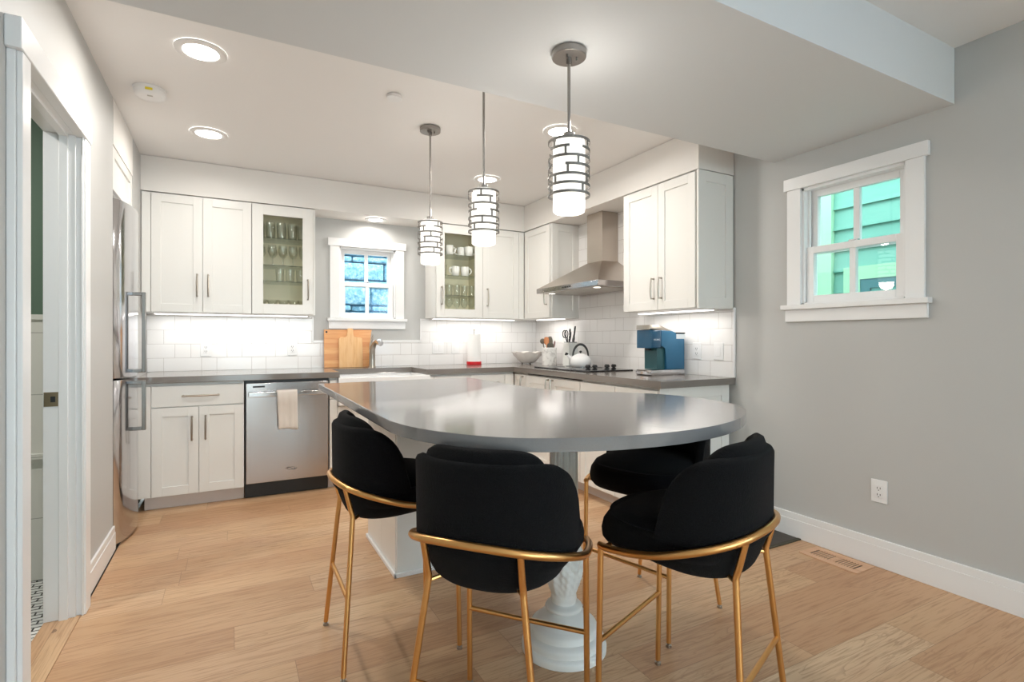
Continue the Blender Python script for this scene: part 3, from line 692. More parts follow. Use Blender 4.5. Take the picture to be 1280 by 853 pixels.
# ------------------------------------------------------------ pendants
def pendant(x, y, ztop, rot, label, canopy=True):
    t = thing('pendant_lamp', (x, y, 1.69), label, 'pendant lamp', 'three pendant lamps over the island')
    zt = 1.955; R = .0785
    cp = MB().cyl((x, y, ztop-.0), (x, y, ztop-.026), .066, n=40).build('canopy', BRONZE, t, bevel=.003)
    mb = MB()
    for s_ in (-1, 1): mb.cyl((x+s_*.022, y-.02, ztop-.026), (x+s_*.022, y-.02, ztop-.040), .0045, n=10)
    mb.build('screws', BRONZE, cp)
    MB().cyl((x, y, ztop-.026), (x, y, zt+.02), .0062, n=12).cyl((x, y, ztop-.026), (x, y, ztop-.05), .011, n=12).build('rod', BRONZE, t)
    MB().cyl((x, y, zt-.008), (x, y, zt+.022), .022, n=20).box(x-.0775, x+.0775, y-.004, y+.004, 1.934, 1.942).build('holder', BRONZE, t)
    prof = [(.003, 1.672), (.054, 1.672), (.060, 1.676), (.0615, 1.684), (.0615, zt-.014), (.057, zt-.004), (.023, zt)]
    MB().lathe(prof, (x, y, 0), 40).build('shade', SHADE, t, 'glowing white opal glass cylinder', smooth=50)
    # metal cage of broken rings
    cage = MB()
    def arc(z, a0, a1, h=.0092):
        n = max(4, int(abs(a1-a0)/8)); o_, i_ = R+.0015, R-.0015; sec = []
        for k in range(n+1):
            a = math.radians(a0+(a1-a0)*k/n)+rot; ca, sa = math.cos(a), math.sin(a)
            sec.append([(x+o_*ca, y+o_*sa, z-h/2), (x+o_*ca, y+o_*sa, z+h/2), (x+i_*ca, y+i_*sa, z+h/2), (x+i_*ca, y+i_*sa, z-h/2)])
        full = abs(a1-a0) >= 359
        if full: cage.loft(sec[:-1], close=True)
        else: cage.loft(sec)
    def post(a, z0, z1, w=7):
        aa = math.radians(a)+rot; h = math.radians(w)/2*.9; o_, i_ = R+.0013, R-.0013; q = []
        for z in (z0, z1):
            q += [(x+o_*math.cos(aa-h), y+o_*math.sin(aa-h), z), (x+o_*math.cos(aa+h), y+o_*math.sin(aa+h), z), (x+i_*math.cos(aa+h), y+i_*math.sin(aa+h), z), (x+i_*math.cos(aa-h), y+i_*math.sin(aa-h), z)]
        cage.hexa(q)
    zs = [1.938, 1.905, 1.871, 1.838, 1.803, 1.770, 1.737]
    for z in (zs[0], zs[2], zs[4], zs[5], zs[6]): arc(z, 0, 360)
    # viewer sees the cage around angle 0 = straight at the camera
    for z, spans in ((zs[1], [(-60, 2), (40, 130), (170, 250)]), (zs[3], [(-10, 80), (110, 200), (235, 300)])):
        for a, b in spans: arc(z, a, b)
    for a, i, j in ((-44, 0, 1), (-9, 1, 2), (26, 2, 3), (-3, 3, 4), (-40, 4, 5), (58, 4, 5), (40, 5, 6), (62, 0, 1), (100, 1, 2), (-75, 2, 3), (76, 3, 4), (120, 3, 4), (150, 5, 6), (-70, 5, 6), (-100, 4, 5), (190, 2, 3), (180, 1, 2), (230, 0, 1), (210, 4, 5), (265, 3, 4), (130, 0, 1)): post(a, zs[j], zs[i])
    cage.build('cage', CAGEM, t, 'brushed metal lattice of broken rings', smooth=30)
    pl = bpy.data.lights.new('pendant_bulb', 'POINT'); pl.energy = PEND_W; pl.color = (1, .93, .82); pl.shadow_soft_size = .05
    po = bpy.data.objects.new('pendant_bulb', pl); C.objects.link(po); po.location = (x, y, 1.655)
    pl = bpy.data.lights.new('pendant_upglow', 'POINT'); pl.energy = PEND_W*.28; pl.color = (1, .95, .88); pl.shadow_soft_size = .03
    po = bpy.data.objects.new('pendant_upglow', pl); C.objects.link(po); po.location = (x+.035, y, 2.01)
face = lambda x, y: math.atan2(-y, -x)
pendant(1.14, 1.672, ZB, face(1.14, 1.67), 'nearest pendant lamp, its round canopy fixed to the dropped beam')
pendant(1.14, 2.442, ZC, face(1.14, 2.44)+.6, 'middle pendant lamp of the three over the island')
pendant(1.132, 3.24, ZC, face(1.13, 3.24)-.4, 'farthest pendant lamp, nearest the small rear window')

# ------------------------------------------------------------ island
def catmull(pts, n=8, closed=False):
    out = []; N_ = len(pts)
    rng = range(N_ if closed else N_-1)
    for i in rng:
        g = lambda k: Vector(pts[k % N_]) if closed else Vector(pts[max(0, min(N_-1, k))])
        p0, p1, p2, p3 = g(i-1), g(i), g(i+1), g(i+2)
        for k in range(n):
            t = k/n; out.append(.5*((2*p1)+(-p0+p2)*t+(2*p0-5*p1+4*p2-p3)*t*t+(-p0+3*p1-3*p2+p3)*t**3))
    if not closed: out.append(Vector(pts[-1]))
    return out
rnd_part = [(.470, 1.74), (.495, 1.60), (.56, 1.447), (.667, 1.306), (.80, 1.222), (.97, 1.165), (1.17, 1.145), (1.345, 1.165), (1.51, 1.215), (1.65, 1.29), (1.79, 1.40), (1.88, 1.55), (1.915, 1.72), (1.905, 1.87), (1.86, 2.0), (1.75, 2.14), (1.63, 2.25), (1.54, 2.36), (1.497, 2.50), (1.487, 2.66)]
top = [(.470, 3.40)]+[tuple(v) for v in catmull(rnd_part, 6)]+[(1.487, 3.46), ]
IT = .93; k_ = .9455; top = [(a*k_, b*k_) for a, b in top]
isl = thing('kitchen_island', (1.08, 2.9, 0), 'large kitchen island with a grey quartz top rounded at the near end', 'island')
MB().prism(top, IT-.037, IT, bev=.005, seg=3).build('island_top', QUARTZI, isl, 'polished grey quartz top', smooth=22)
MB().box(.745, 1.36, 2.60, 3.20, .0, IT-.038).build('body', CAB, isl)
mi = MXn(.7455)
for u0, u1 in ((2.60, 2.88), (2.88, 3.20)): slab(mi, u0, u1, .0, IT-.040, isl, 'side_panel')
slab(MY(2.60), .727, 1.36, .0, IT-.040, isl, 'end_panel', th=.018)
MB().box(.712, .7250, 2.568, 3.20, .0, .022).box(.712, 1.372, 2.568, 2.5815, .0, .022).build('base_molding', TRIM, isl, bevel=.003)
# turned pedestal column
def colw(a, z):
    if .20 < z < .435:  # carved leaves
        k = math.sin((z-.20)/.235*PI)
        return 1+.15*k*abs(math.sin(4*a+(.8 if z > .31 else 0)))-.09+.08*k*math.sin(16*a+z*90)*math.cos(z*110)
    if .50 < z < .82: return 1-.10*max(0, math.cos(14*a))**1.2
    return 1
prof = [(.162, .001), (.163, .020), (.159, .030), (.150, .033), (.149, .040), (.153, .050), (.149, .060), (.136, .066), (.130, .070), (.128, .090), (.124, .098), (.110, .104), (.106, .107), (.096, .122), (.082, .134), (.066, .142), (.060, .146), (.060, .149), (.069, .152), (.072, .159), (.068, .167), (.054, .171), (.046, .176), (.045, .184), (.050, .190), (.049, .198)]
prof += [(.049+.026*math.sin(min(1, (z-.2)/.13)*PI/2) if z < .33 else .075-.022*((z-.33)/.105)**1.4, z) for z in [.2+.0078*i for i in range(31)]]
prof += [(.050, .442), (.060, .448), (.062, .458), (.058, .468), (.050, .474), (.052, .484), (.055, .495)]
prof += [(.0555, .502), (.0555, .52), (.0550, .60), (.0545, .70), (.054, .80), (.053, .815), (.056, .822), (.060, .832), (.060, .842), (.07, .85), (.075, .892)]
MB().lathe(prof, (1.135, 1.70, 0), 112, colw).build('pedestal_column', COLW, isl, 'turned white column with carved leaves and a round stepped foot', smooth=50)

# ------------------------------------------------------------ bar stools
def se(a, e): return math.copysign(abs(a)**e, a)
def make_stool():
    t = thing('bar_stool', (0, 0, 0), 'black fabric bar stool with thin gold metal legs', 'bar stool')
    A, BR, BF, YC, EX = .236, .218, .255, -.02, .84
    def plan(th, sc=1.0, dx=0):   # th=0 rear
        x = (A*sc-dx)*se(math.sin(th), EX); y = YC-((BR*sc-dx) if math.cos(th) > 0 else (BF*sc-dx))*se(math.cos(th), EX)
        return x, y
    lift = lambda y: (y+.25)*.075
    # bowl under the seat
    lev = [(.45, .513), (.64, .515), (.74, .521), (.80, .534), (.845, .556), (.89, .585), (.94, .618), (.965, .648)]
    rings = []
    for sc, z in lev:
        r = []
        for k in range(56):
            x, y = plan(2*PI*k/56, sc); r.append((x, y, z+lift(y)*(1-(z-.517)/.14)))
        rings.append(r)
    MB().loft(rings).build('seat_shell', FABRIC, t, smooth=80)
    # seat pad
    rings = []
    for sc, z in [(.84, .575), (.93, .580), (.975, .596), (.985, .620), (.965, .645), (.915, .664), (.80, .677), (.5, .686), (.2, .688)]:
        r = []
        for k in range(56):
            x, y = plan(2*PI*k/56, sc); fr_ = max(0, -math.cos(2*PI*k/56)); x2 = A*sc*se(math.sin(2*PI*k/56), .62); y2 = YC+.262*sc*abs(math.cos(2*PI*k/56))**.62
            if fr_ > 0: x, y = x2, y2
            else: x = A*sc*se(math.sin(2*PI*k/56), .70)
            x *= .97; y = y if y > -.1 else -.1+(y+.1)*.7; r.append((x, y, z-.022*max(0, y)/.2))
        rings.append(r)
    MB().loft(rings).build('seat_cushion', FABRIC, t, smooth=80)
    # wrap-around back
    NA, ym = 48, -.012
    thm = 1.60
    secs = []
    for i in range(NA+1):
        th = -thm+2*thm*i/NA; x, y = plan(th); k = max(0, min(1, (y+.185)/(ym+.185)))
        h = .665+(.868-.665)*math.sqrt(max(0, 1-k**2.0)) if k < 1 else .665
        if i in (0, NA): h = .660
        xi, yi = plan(th, 1, .034); sec = []
        H0 = .632
        for q, z in ((0, H0), (.3, H0+(h-H0)*.4), (.6, H0+(h-H0)*.75), (.9, h-.012)):
            fl = 1+.012*q; sec.append((x*fl, y*fl, z))
        sec.append((x*.99, y*.99, h-.002)); sec.append(((x+xi)/2, (y+yi)/2, h+.003)); sec.append((xi*1.01, yi*1.01, h-.003))
        sec += [(xi, yi, h-.016), (xi, yi, H0+(h-H0)*.6), (xi, yi, H0)]
        secs.append(sec)
    MB().loft(secs).build('backrest', FABRIC, t, smooth=80)
    # inner back cushion: plump pad that rises above the wrap
    secs = []; N2 = 44; tm = 1.22
    for i in range(N2+1):
        th = -tm+2*tm*i/N2; f = abs(th)/tm; k = math.sqrt(max(0, 1-f**4.5)); h = .72+.185*k
        x, y = plan(th, .985, .036); th_ = .058*(.35+.65*k); nx, ny = x, y-YC; L_ = math.hypot(nx, ny); nx /= L_; ny /= L_
        sec = []
        m = 16; hh = max(.02, (h-.63)/2); zc = .63+hh
        for j in range(m):
            a = 2*PI*j/m; sec.append((x+nx*th_/2*se(math.cos(a), .7), y+ny*th_/2*se(math.cos(a), .7), zc+hh*se(math.sin(a), .75)))
        secs.append(sec)
    MB().loft(secs).build('back_cushion', FABRIC, t, smooth=80)
    # gold frame
    rail = [(-.204, .186, .560), (-.222, .150, .564), (-.240, .07, .576), (-.251, -.02, .596), (-.241, -.10, .620), (-.206, -.167, .640), (-.146, -.217, .656), (-.06, -.243, .666), (0, -.248, .668)]
    rail = rail+[(-x, y, z) for x, y, z in rail[-2::-1]]
    MB().tube(catmull(rail, 5), .0112, 14).build('rail', GOLD, t, 'curved gold rail around the back', smooth=60)
    for s_ in (-1, 1):
        lg = MB().tube([(s_*.206, .193, .016), (s_*.204, .184, .558)], .0092, 12).build('leg', GOLD, t, smooth=60)
        MB().cyl((s_*.206, .193, .0), (s_*.206, .193, .009), .011, n=14).cyl((s_*.206, .193, .009), (s_*.206, .193, .018), .006, n=12).build('foot', NICKEL, lg)
        lg = MB().tube([(s_*.206, -.238, .016), (s_*.1375, -.194, .540), (s_*.137, -.194, .550), (s_*.137, -.201, .575), (s_*.139, -.220, .653)], [.0092, .0092, .0092, .0092, .009], 12).build('leg', GOLD, t, smooth=60)
        MB().cyl((s_*.206, -.238, .0), (s_*.206, -.238, .009), .011, n=14).cyl((s_*.206, -.238, .009), (s_*.206, -.238, .018), .006, n=12).build('foot', NICKEL, lg)
    MB().cyl((-.205, .1885, .265), (.205, .1885, .265), .0080, n=12).build('stretcher', GOLD, t)
    MB().cyl((-.172, -.216, .265), (.172, -.216, .265), .0080, n=12).build('stretcher', GOLD, t)
    MB().tube([(-.137, -.192, .535), (-.09, -.14, .545), (.09, -.14, .545), (.137, -.192, .535)], .006, 8).build('seat_brace', GOLD, t)
    MB().cyl((-.204, .16, .565), (.204, .16, .565), .007, n=8).build('seat_brace', GOLD, t)
    return t
st = make_stool()
poses = [((.582, 2.083), -.6, 'black bar stool at the left side of the island, nearest the dishwasher'),
         ((.71, 1.385), 40.0, 'black bar stool at the front of the island, its back to the viewer'),
         ((1.252, 1.19), 110.9, 'black bar stool nearest the viewer on the right, standing beside the grey wall'),
         ((1.622, 1.755), 195.2, 'black bar stool mostly hidden under the right end of the island')]
for i, ((x, y), a, lab) in enumerate(poses):
    o = st if i == 0 else copy_tree(st)
    o.location = (x, y, 0); o.rotation_euler = (0, 0, math.radians(a-90)); o['label'] = lab; o['group'] = 'black and gold bar stools around the island'
    if i == 3:
        for ch in o.children:
            if ch.name.startswith('back_cushion'): ch.scale = (1, 1, .984)

# ------------------------------------------------------------ cooktop and things on the worktop
c = thing('cooktop', (2.68, 3.75, CT), 'black glass cooktop with knobs set in the grey worktop under the hood', 'cooktop')
x0, x1, y0, y1 = 2.435, 2.925, 3.335, 4.15
poly = [(x0+.0, y0+.08), (x0+.08, y0), (x1, y0), (x1, y1), (x0, y1)]
MB().prism([(x0, y0+.03), (x0+.03, y0), (x1-.02, y0), (x1, y0+.02), (x1, y1-.02), (x1-.02, y1), (x0+.02, y1), (x0, y1-.02)], CT+.0005, CT+.010, bev=.002).build('glass_top', BLACKG, c)
for x, y in ((2.55, 3.47), (2.62, 3.47), (2.745, 3.47), (2.815, 3.47)):
    MB().lathe([(.021, 0), (.021, .006), (.013, .010), (.012, .014), (.022, .020), (.022, .030), (.018, .034)], (x, y, CT+.0102), 20).box(x-.004, x+.004, y-.021, y+.021, CT+.043, CT+.050).build('knob', BLACKP, c)
mb = MB()
for x, y, r in ((2.58, 3.72, .09), (2.58, 3.98, .075), (2.80, 3.72, .075), (2.80, 3.98, .10)):
    mb.tube([(x+r*math.cos(2*PI*k/40), y+r*math.sin(2*PI*k/40), CT+.0102) for k in range(40)], .0008, 4, closed=True)
mb.build('burner_marks', mat('burner_mark_grey', srgb(110, 110, 110), .4), c)
# kettle
kx, ky, kz = 2.735, 3.83, CT+.0125
c = thing('kettle', (kx, ky, kz), 'white whistling kettle with a black arched handle on the cooktop', 'kettle')
kb = MB().lathe([(.07, 0), (.082, .004), (.092, .03), (.094, .05), (.088, .075), (.070, .098), (.048, .110), (.030, .113)], (kx, ky, kz), 40).build('body', GLAZE, c, smooth=70)
MB().cyl((kx, ky, kz+.0005), (kx, ky, kz+.005), .083, n=36).build('base_band', CHROME, kb)
lid = MB().lathe([(.04, .108), (.038, .114), (.018, .119), (.006, .121)], (kx, ky, kz), 24).build('lid', GLAZE, c, smooth=70)
ux, uy = math.cos(2.6), math.sin(2.6)
MB().lathe([(.004, .121), (.006, .126), (.012, .132), (.012, .140), (.006, .145)], (kx, ky, kz), 16).build('lid_knob', BLACKP, lid)
ux, uy = -.88, .47
MB().tube([(kx+ux*.078, ky+uy*.078, kz+.07), (kx+ux*.105, ky+uy*.105, kz+.095), (kx+ux*.118, ky+uy*.118, kz+.112)], [.018, .013, .011], 14).build('spout', GLAZE, c)
MB().tube([(kx+ux*.113, ky+uy*.113, kz+.110), (kx+ux*.130, ky+uy*.130, kz+.118), (kx+ux*.135, ky+uy*.135, kz+.104)], [.012, .012, .007], 12).build('spout_cap', BLACKP, c)
pts = [(kx+ux*.068*math.cos(a), ky+uy*.068*math.cos(a), kz+.095+.105*math.sin(a)) for a in [PI*k/16 for k in range(17)]]
MB().tube(pts, [.007+.004*math.sin(PI*k/16) for k in range(17)], 12).build('handle', BLACKP, c, smooth=70)
# utensil crock
ux0, uy0 = 2.80, 4.454
c = thing('utensil_crock', (ux0, uy0, CT), 'white marble crock holding cooking utensils in the corner', 'crock')
mb = MB(); n = 36
rings = [[(ux0+r*math.cos(2*PI*k/n), uy0+r*math.sin(2*PI*k/n), CT+z) for k in range(n)] for r, z in ((.03, .0005), (.073, .0005), (.074, .004), (.074, .172), (.070, .175), (.066, .172), (.066, .012), (.03, .012))]
mb.loft(rings).build('crock_body', MARBLE, c, smooth=50)
def utensil(name, bx, by, tx, ty, tz, m, headf, label, lab=None):
    b = Vector((ux0+bx, uy0+by, CT+.014)); e = Vector((ux0+tx, uy0+ty, CT+tz))
    t = thing(name, b, label, name.replace('_', ' '), None)
    MB().tube([b, b.lerp(e, .5), e], .0055, 8).build('handle', m, t); headf(t, b, e, m); return t
def blade(w, l, thk, rnd=.5):
    def f(t, b, e, m):
        d = (e-b).normalized(); side = Vector((.88, -.47, 0)).normalized(); side = (side-d*side.dot(d)).normalized(); nrm = d.cross(side)
        R = []
        for k in range(11):
            s_ = k/10; ww = w*(math.sin(PI*min(1, .12+s_*.8))**rnd); p = e-d*.01+d*l*s_
            R.append([p+side*ww*math.cos(a)+nrm*thk*math.sin(a) for a in [2*PI*j/12 for j in range(12)]])
        MB().loft(R).build('head', m, t, smooth=70)
    return f
utensil('ladle', .0, .035, -.052, .035, .225, UTGREY, blade(.028, .05, .016, .6), 'grey ladle leaning left out of the marble crock')
utensil('spatula', -.025, -.012, -.034, -.005, .215, SPOONW, blade(.026, .075, .004, .4), 'wooden spatula in the marble crock')
utensil('serving_spoon', .02, .01, .01, .0, .20, UTGREY, blade(.027, .095, .008, .5), 'large grey slotted spoon standing in the marble crock')
utensil('turner', -.01, -.03, -.012, -.04, .178, mat('utensil_dark_grey', srgb(84, 80, 70), .5), blade(.034, .05, .004, .3), 'dark grey turner low at the front of the marble crock')
utensil('peeler', .03, .0, .052, -.01, .19, mat('utensil_mauve', srgb(150, 120, 118), .5), blade(.009, .06, .005, .5), 'slim mauve spreader at the right rim of the marble crock')
# knife block
kx0, ky0 = 2.87, 4.186
c = thing('knife_block', (kx0, ky0, CT), 'white knife block behind the kettle', 'knife block')
MB().box(kx0-.052, kx0+.052, ky0-.052, ky0+.052, CT+.0005, CT+.226).build('block', KNIFEB, c, bevel=.006)
MB().box(kx0-.045, kx0+.045, ky0-.045, ky0+.045, CT+.2262, CT+.232).build('block_top', BLACKP, c)
def knife(dx, dy, tilt, L, label, sc=False):
    b = Vector((kx0+dx, ky0+dy, CT+.2325)); t = thing('scissors' if sc else 'kitchen_knife', b, label, 'scissors' if sc else 'knife', None if sc else 'black-handled knives in the white block')
    if sc:
        for s_ in (-1, 1):
            cc = b+Vector((-.022+.0*s_, .016*s_, .075)); MB().cyl(b+Vector((0, .004*s_, 0)), cc+Vector((.012, 0, -.03)), .005, n=8).tube([cc+Vector((-.018*math.cos(a)*.6, .012*math.cos(a), .034*math.sin(a))) for a in [2*PI*k/20 for k in range(20)]], .005, 8, closed=True).build('grip', BLACKP, t)
    else:
        e = b+Vector((tilt*.5, 0, L)); mid = b.lerp(e, .5)+Vector((.004, 0, 0))
        MB().tube([b, b.lerp(e, .15), mid, b.lerp(e, .85), e], [.010, .0125, .0115, .013, .010], 10, flat=.7).build('handle', BLACKP, t, smooth=60)
        mb = MB()
        for f in (.25, .5, .75): p = b.lerp(e, f)+Vector((-.004, 0, 0)); mb.cyl(p+Vector((-.006, -.0095, 0)), p+Vector((-.006, -.0085, 0)), .0022, n=6)
        mb.build('rivets', CHROME, t)
    return t
knife(-.020, -.010, .02, .125, 'black-handled knife left of the tallest one in the white block')
knife(.024, -.005, .06, .150, 'tallest black-handled knife in the white block')
knife(.002, .020, .03, .095, 'shorter black-handled knife at the rear of the white block')
knife(.010, -.034, .02, .055, 'short steak knife handle at the front of the white block')
knife(-.036, .0, .0, .1, 'black-handled scissors at the left of the white knife block', True)
# scalloped bowl
bx, by = 2.715, 4.74
mb = MB(); n = 96
sc = lambda a, k: 1+.10*k*abs(math.sin(4*a))
rings = []
for r, z, k in ((.03, .012, 0), (.05, .010, 0), (.075, .020, .2), (.105, .055, .5), (.135, .090, .8), (.150, .112, 1), (.153, .118, 1), (.148, .118, 1), (.128, .092, .8), (.098, .058, .5), (.065, .028, .2), (.02, .022, 0)):
    rings.append([(bx+r*sc(2*PI*i/n, k)*math.cos(2*PI*i/n), by+r*sc(2*PI*i/n, k)*math.sin(2*PI*i/n), CT+z+(.012*abs(math.sin(4*2*PI*i/n)) if k >= .99 else 0)) for i in range(n)])
c = thing('fruit_bowl', (bx, by, CT), 'white scalloped bowl on small feet in the corner of the worktop', 'bowl')
MB.loft(mb, rings); mb.build('bowl', mat('bowl_ceramic', srgb(236, 230, 224), .25), c, smooth=60)
for k in range(3):
    a = 2*PI*k/3+.5; MB().sphere((bx+.055*math.cos(a), by+.055*math.sin(a), CT+.010), .010, 8).build('foot', mat('bowl_foot_metal', srgb(120, 115, 110), .3, 1) if k == 0 else bpy.data.materials['bowl_foot_metal'], c)
# coffee maker
cx0, cx1, cy_0, cy_1 = 2.60, 2.93, 2.80, 2.955
c = thing('coffee_maker', (2.77, 2.88, CT), 'blue pod coffee maker with a silver lid and base near the end of the worktop', 'coffee maker')
MB().prism([(cx0+.01, CT+.001), (cx1, CT+.001), (cx1, CT+.040), (cx0+.01, CT+.040), (cx0-.0, CT+.03), (cx0, CT+.008)], cy_0-.002, cy_1+.002, 'y', bev=.004).build('base', CHROME, c, 'silver base plate')
MB().prism([(2.745, CT+.0405), (2.93, CT+.0405), (2.93, CT+.300), (2.85, CT+.300), (2.815, CT+.318), (2.70, CT+.325), (2.70, CT+.205), (2.745, CT+.20)], cy_0, cy_1, 'y', bev=.008, seg=3).build('body', CMBLUE, c)
MB().box(2.672, 2.7445, cy_0+.012, cy_1-.012, CT+.0415, CT+.2).build('recess_back', CMTEAL, c, bevel=.004)
br = MB().prism([(2.606, CT+.195), (2.70, CT+.195), (2.70, CT+.325), (2.606, CT+.325)], cy_0-.004, cy_1+.004, 'y', bev=.014, seg=3).build('brew_head', CMDARK, c, 'darker blue brew head')
MB().box(2.635, 2.665, 2.86, 2.90, CT+.178, CT+.196).build('nozzle', BLACKP, br, bevel=.003)
MB().prism([(2.598, CT+.328), (2.70, CT+.328), (2.82, CT+.300), (2.835, CT+.302), (2.83, CT+.312), (2.71, CT+.352), (2.66, CT+.362), (2.60, CT+.360)], cy_0+.006, cy_1-.006, 'y', bev=.004).build('lid', NICKEL, c, 'silver lid with handle')
MB().box(2.845, 2.932, cy_0-.001, cy_1+.001, CT+.262, CT+.296).build('reservoir_window', mat('reservoir_clear', srgb(200, 208, 212), .15), c, 'pale water reservoir')
MB().box(2.84, 2.934, cy_0-.002, cy_1+.002, CT+.298, CT+.309).build('reservoir_lid', BLACKP, c, bevel=.003)
tc = bpy.data.curves.new('lettering', 'FONT'); tc.body = 'KEURIG'; tc.size = .017; tc.extrude = .0006; tc.align_x = 'CENTER'; tc.align_y = 'CENTER'
to = bpy.data.objects.new('lettering', tc); C.objects.link(to); bpy.context.view_layer.update()
me = bpy.data.meshes.new_from_object(to); bpy.data.objects.remove(to); me.materials.clear(); me.materials.append(mat('lettering_silver', srgb(190, 205, 215), .4))
lo_ = bpy.data.objects.new('lettering', me); C.objects.link(lo_); lo_.parent = br; lo_.location = (2.655-2.77, cy_0-.0048-2.88, .255); lo_.rotation_euler = (PI/2, 0, 0)
# paper towel holder
px, py = 2.156, 4.85
c = thing('paper_towel_holder', (px, py, CT), 'red-based holder carrying the paper towel roll', 'paper towel holder')
MB().cyl((px, py, CT+.0005), (px, py, CT+.034), .075, n=36).build('base', RED, c, 'round red base', bevel=.004)
MB().cyl((px, py, CT+.0342), (px, py, CT+.345), .005, n=10).sphere((px, py, CT+.352), .010, 8).build('rod', NICKEL, c)
mb = MB(); n = 40
mb.loft([[(px+r*math.cos(2*PI*k/n), py+r*math.sin(2*PI*k/n), CT+z) for k in range(n)] for r, z in ((.02, .0345), (.066, .0345), (.0665, .17), (.066, .306), (.02, .306))], close=True)
tag(mb.build('paper_towel_roll', PAPER, loc=(px, py, CT+.0345)), 'white paper towel roll standing on the red base', 'paper towel')
# cutting boards leaning on the wall
def lean(mb, zc, yc, ang): return mb.rot(ang, 'X', (0, yc, zc))
mb = MB().prism([(.735, CT), (1.135, CT), (1.135, CT+.16), (1.150, CT+.30), (1.165, CT+.345), (.737, CT+.345)], 4.945, 4.967, 'y', bev=.005)
mb.rot(-math.radians(5), 'X', (0, 4.967, CT+.001))
o = mb.build('cutting_board', BAMBOO, loc=(.95, 4.95, CT)); tag(o, 'large striped wooden cutting board leaning on the tiles under the window', 'cutting board')
MB().cyl((.757, 4.9432, CT+.323), (.757, 4.946, CT+.323), .009, n=16).rot(-math.radians(5), 'X', (0, 4.967, CT+.001)).build('hanging_hole', DARK, o)
mb = MB().prism([(.858, CT), (1.068, CT), (1.068, CT+.262), (1.052, CT+.276), (.992, CT+.276), (.986, CT+.290), (.986, CT+.350), (.978, CT+.358), (.942, CT+.358), (.934, CT+.350), (.934, CT+.290), (.928, CT+.276), (.874, CT+.276), (.858, CT+.262)], 4.912, 4.930, 'y', bev=.004)
mb.rot(-math.radians(5), 'X', (0, 4.93, CT+.001))
o = mb.build('cutting_board', MAPLE, loc=(.96, 4.92, CT)); tag(o, 'smaller pale wooden paddle board leaning in front of the striped one', 'cutting board')
# faucet
fx, fy = 1.135, 4.84
c = thing('faucet', (fx, fy, CT), 'satin nickel single-lever faucet behind the apron sink', 'faucet')
MB().tube([(fx, fy, CT+.0005), (fx, fy, CT+.02), (fx, fy, CT+.12), (fx, fy-.01, CT+.17), (fx+.01, fy-.045, CT+.215), (fx+.018, fy-.09, CT+.235), (fx+.022, fy-.115, CT+.236)], [.034, .029, .027, .026, .022, .019, .018], 20).build('body', NICKEL, c, smooth=60)
MB().tube([(fx+.022, fy-.112, CT+.237), (fx+.03, fy-.155, CT+.232), (fx+.034, fy-.18, CT+.218)], [.021, .028, .024], 18).build('spray_head', CHROME, c, smooth=60)
MB().tube([(fx-.012, fy+.0, CT+.165), (fx-.012, fy-.002, CT+.215), (fx-.002, fy-.004, CT+.265), (fx+.008, fy-.006, CT+.300)], [.016, .012, .009, .006], 12).build('lever', NICKEL, c, smooth=60)

# ------------------------------------------------------------ outlets and switches
def plate(mp, u, z, label, kind='outlet', w=.078, h=.118):
    p0 = mp(u, z, 0); t = thing('power_outlet' if kind == 'outlet' else 'light_switch', p0, label, kind)
    pl_ = BX(MB(), mp, u-w/2, u+w/2, z-h/2, z+h/2, .0005, .006).build('cover_plate', WHITE, t, bevel=.002)
    n = 2 if kind == 'double switch' else 1
    for q in range(n):
        uu = u+(q-(n-1)/2)*.046
        rk = BX(MB(), mp, uu-.0165, uu+.0165, z-.034, z+.034, .006, .0085).build('rocker' if 'switch' in kind else 'socket_face', WHITE, t, bevel=.001)
        if kind == 'outlet':
            mb = MB()
            for zz in (z+.016, z-.018):
                BX(mb, mp, uu-.0085, uu-.0055, zz-.004, zz+.006, .0083, .0088); BX(mb, mp, uu+.0055, uu+.0085, zz-.004, zz+.006, .0083, .0088); BX(mb, mp, uu-.002, uu+.003, zz-.012, zz-.008, .0083, .0088)
            mb.build('slots', DARK, rk)
    return t
mw = MY(YB-.009); mr = MXn(XR-.009)
plate(MXn(XR+.005), 1.519, .393, 'white power outlet low on the grey right wall')
plate(mw, -.185, 1.105, 'white power outlet on the tiles left of the dishwasher, above the drawer cabinet')
plate(mw, .475, 1.105, 'white power outlet on the tiles above the dishwasher')
plate(mw, 1.83, 1.10, 'white double switch on the tiles left of the paper towels', 'double switch', w=.118)
plate(mw, 2.015, 1.10, 'white single switch on the tiles just left of the paper towels', 'switch')
plate(mr, 2.726, 1.103, 'white power outlet on the tiles just right of the coffee maker')
plate(mr, 2.533, 1.103, 'white switch on the tiles at the end of the right backsplash', 'switch')

# ------------------------------------------------------------ floor register and dark mat
c = thing('floor_register', (2.87, 1.675, 0), 'pale wooden floor register beside the right baseboard', 'floor vent')
X0, X1, Y0, Y1 = 2.785, 2.950, 1.522, 1.828
mb = MB().box(X0, X0+.04, Y0, Y1, .0005, .005).box(X1-.04, X1, Y0, Y1, .0005, .005).box(X0+.04, X1-.04, Y0, Y0+.035, .0005, .005).box(X0+.04, X1-.04, Y1-.035, Y1, .0005, .005)
for k in range(1, 16):
    y = Y0+.035+k*(Y1-Y0-.07)/16; w = .004 if k != 8 else .009
    mb.box(X0+.04, X1-.04, y-w, y+w, .0005, .0045)
mb.build('grille', REGW, c, bevel=.0006); MB().box(X0+.036, X1-.036, Y0+.03, Y1-.03, .0002, .0012).build('duct_shadow', DARK, c, 'flat dark sheet painted as the shade below the slats')  # thin black sheet on the floor, painted shade under the slats
c = thing('floor_mat', (2.7, 2.17, 0), 'dark brown mat on the floor against the right wall behind the stools', 'mat')
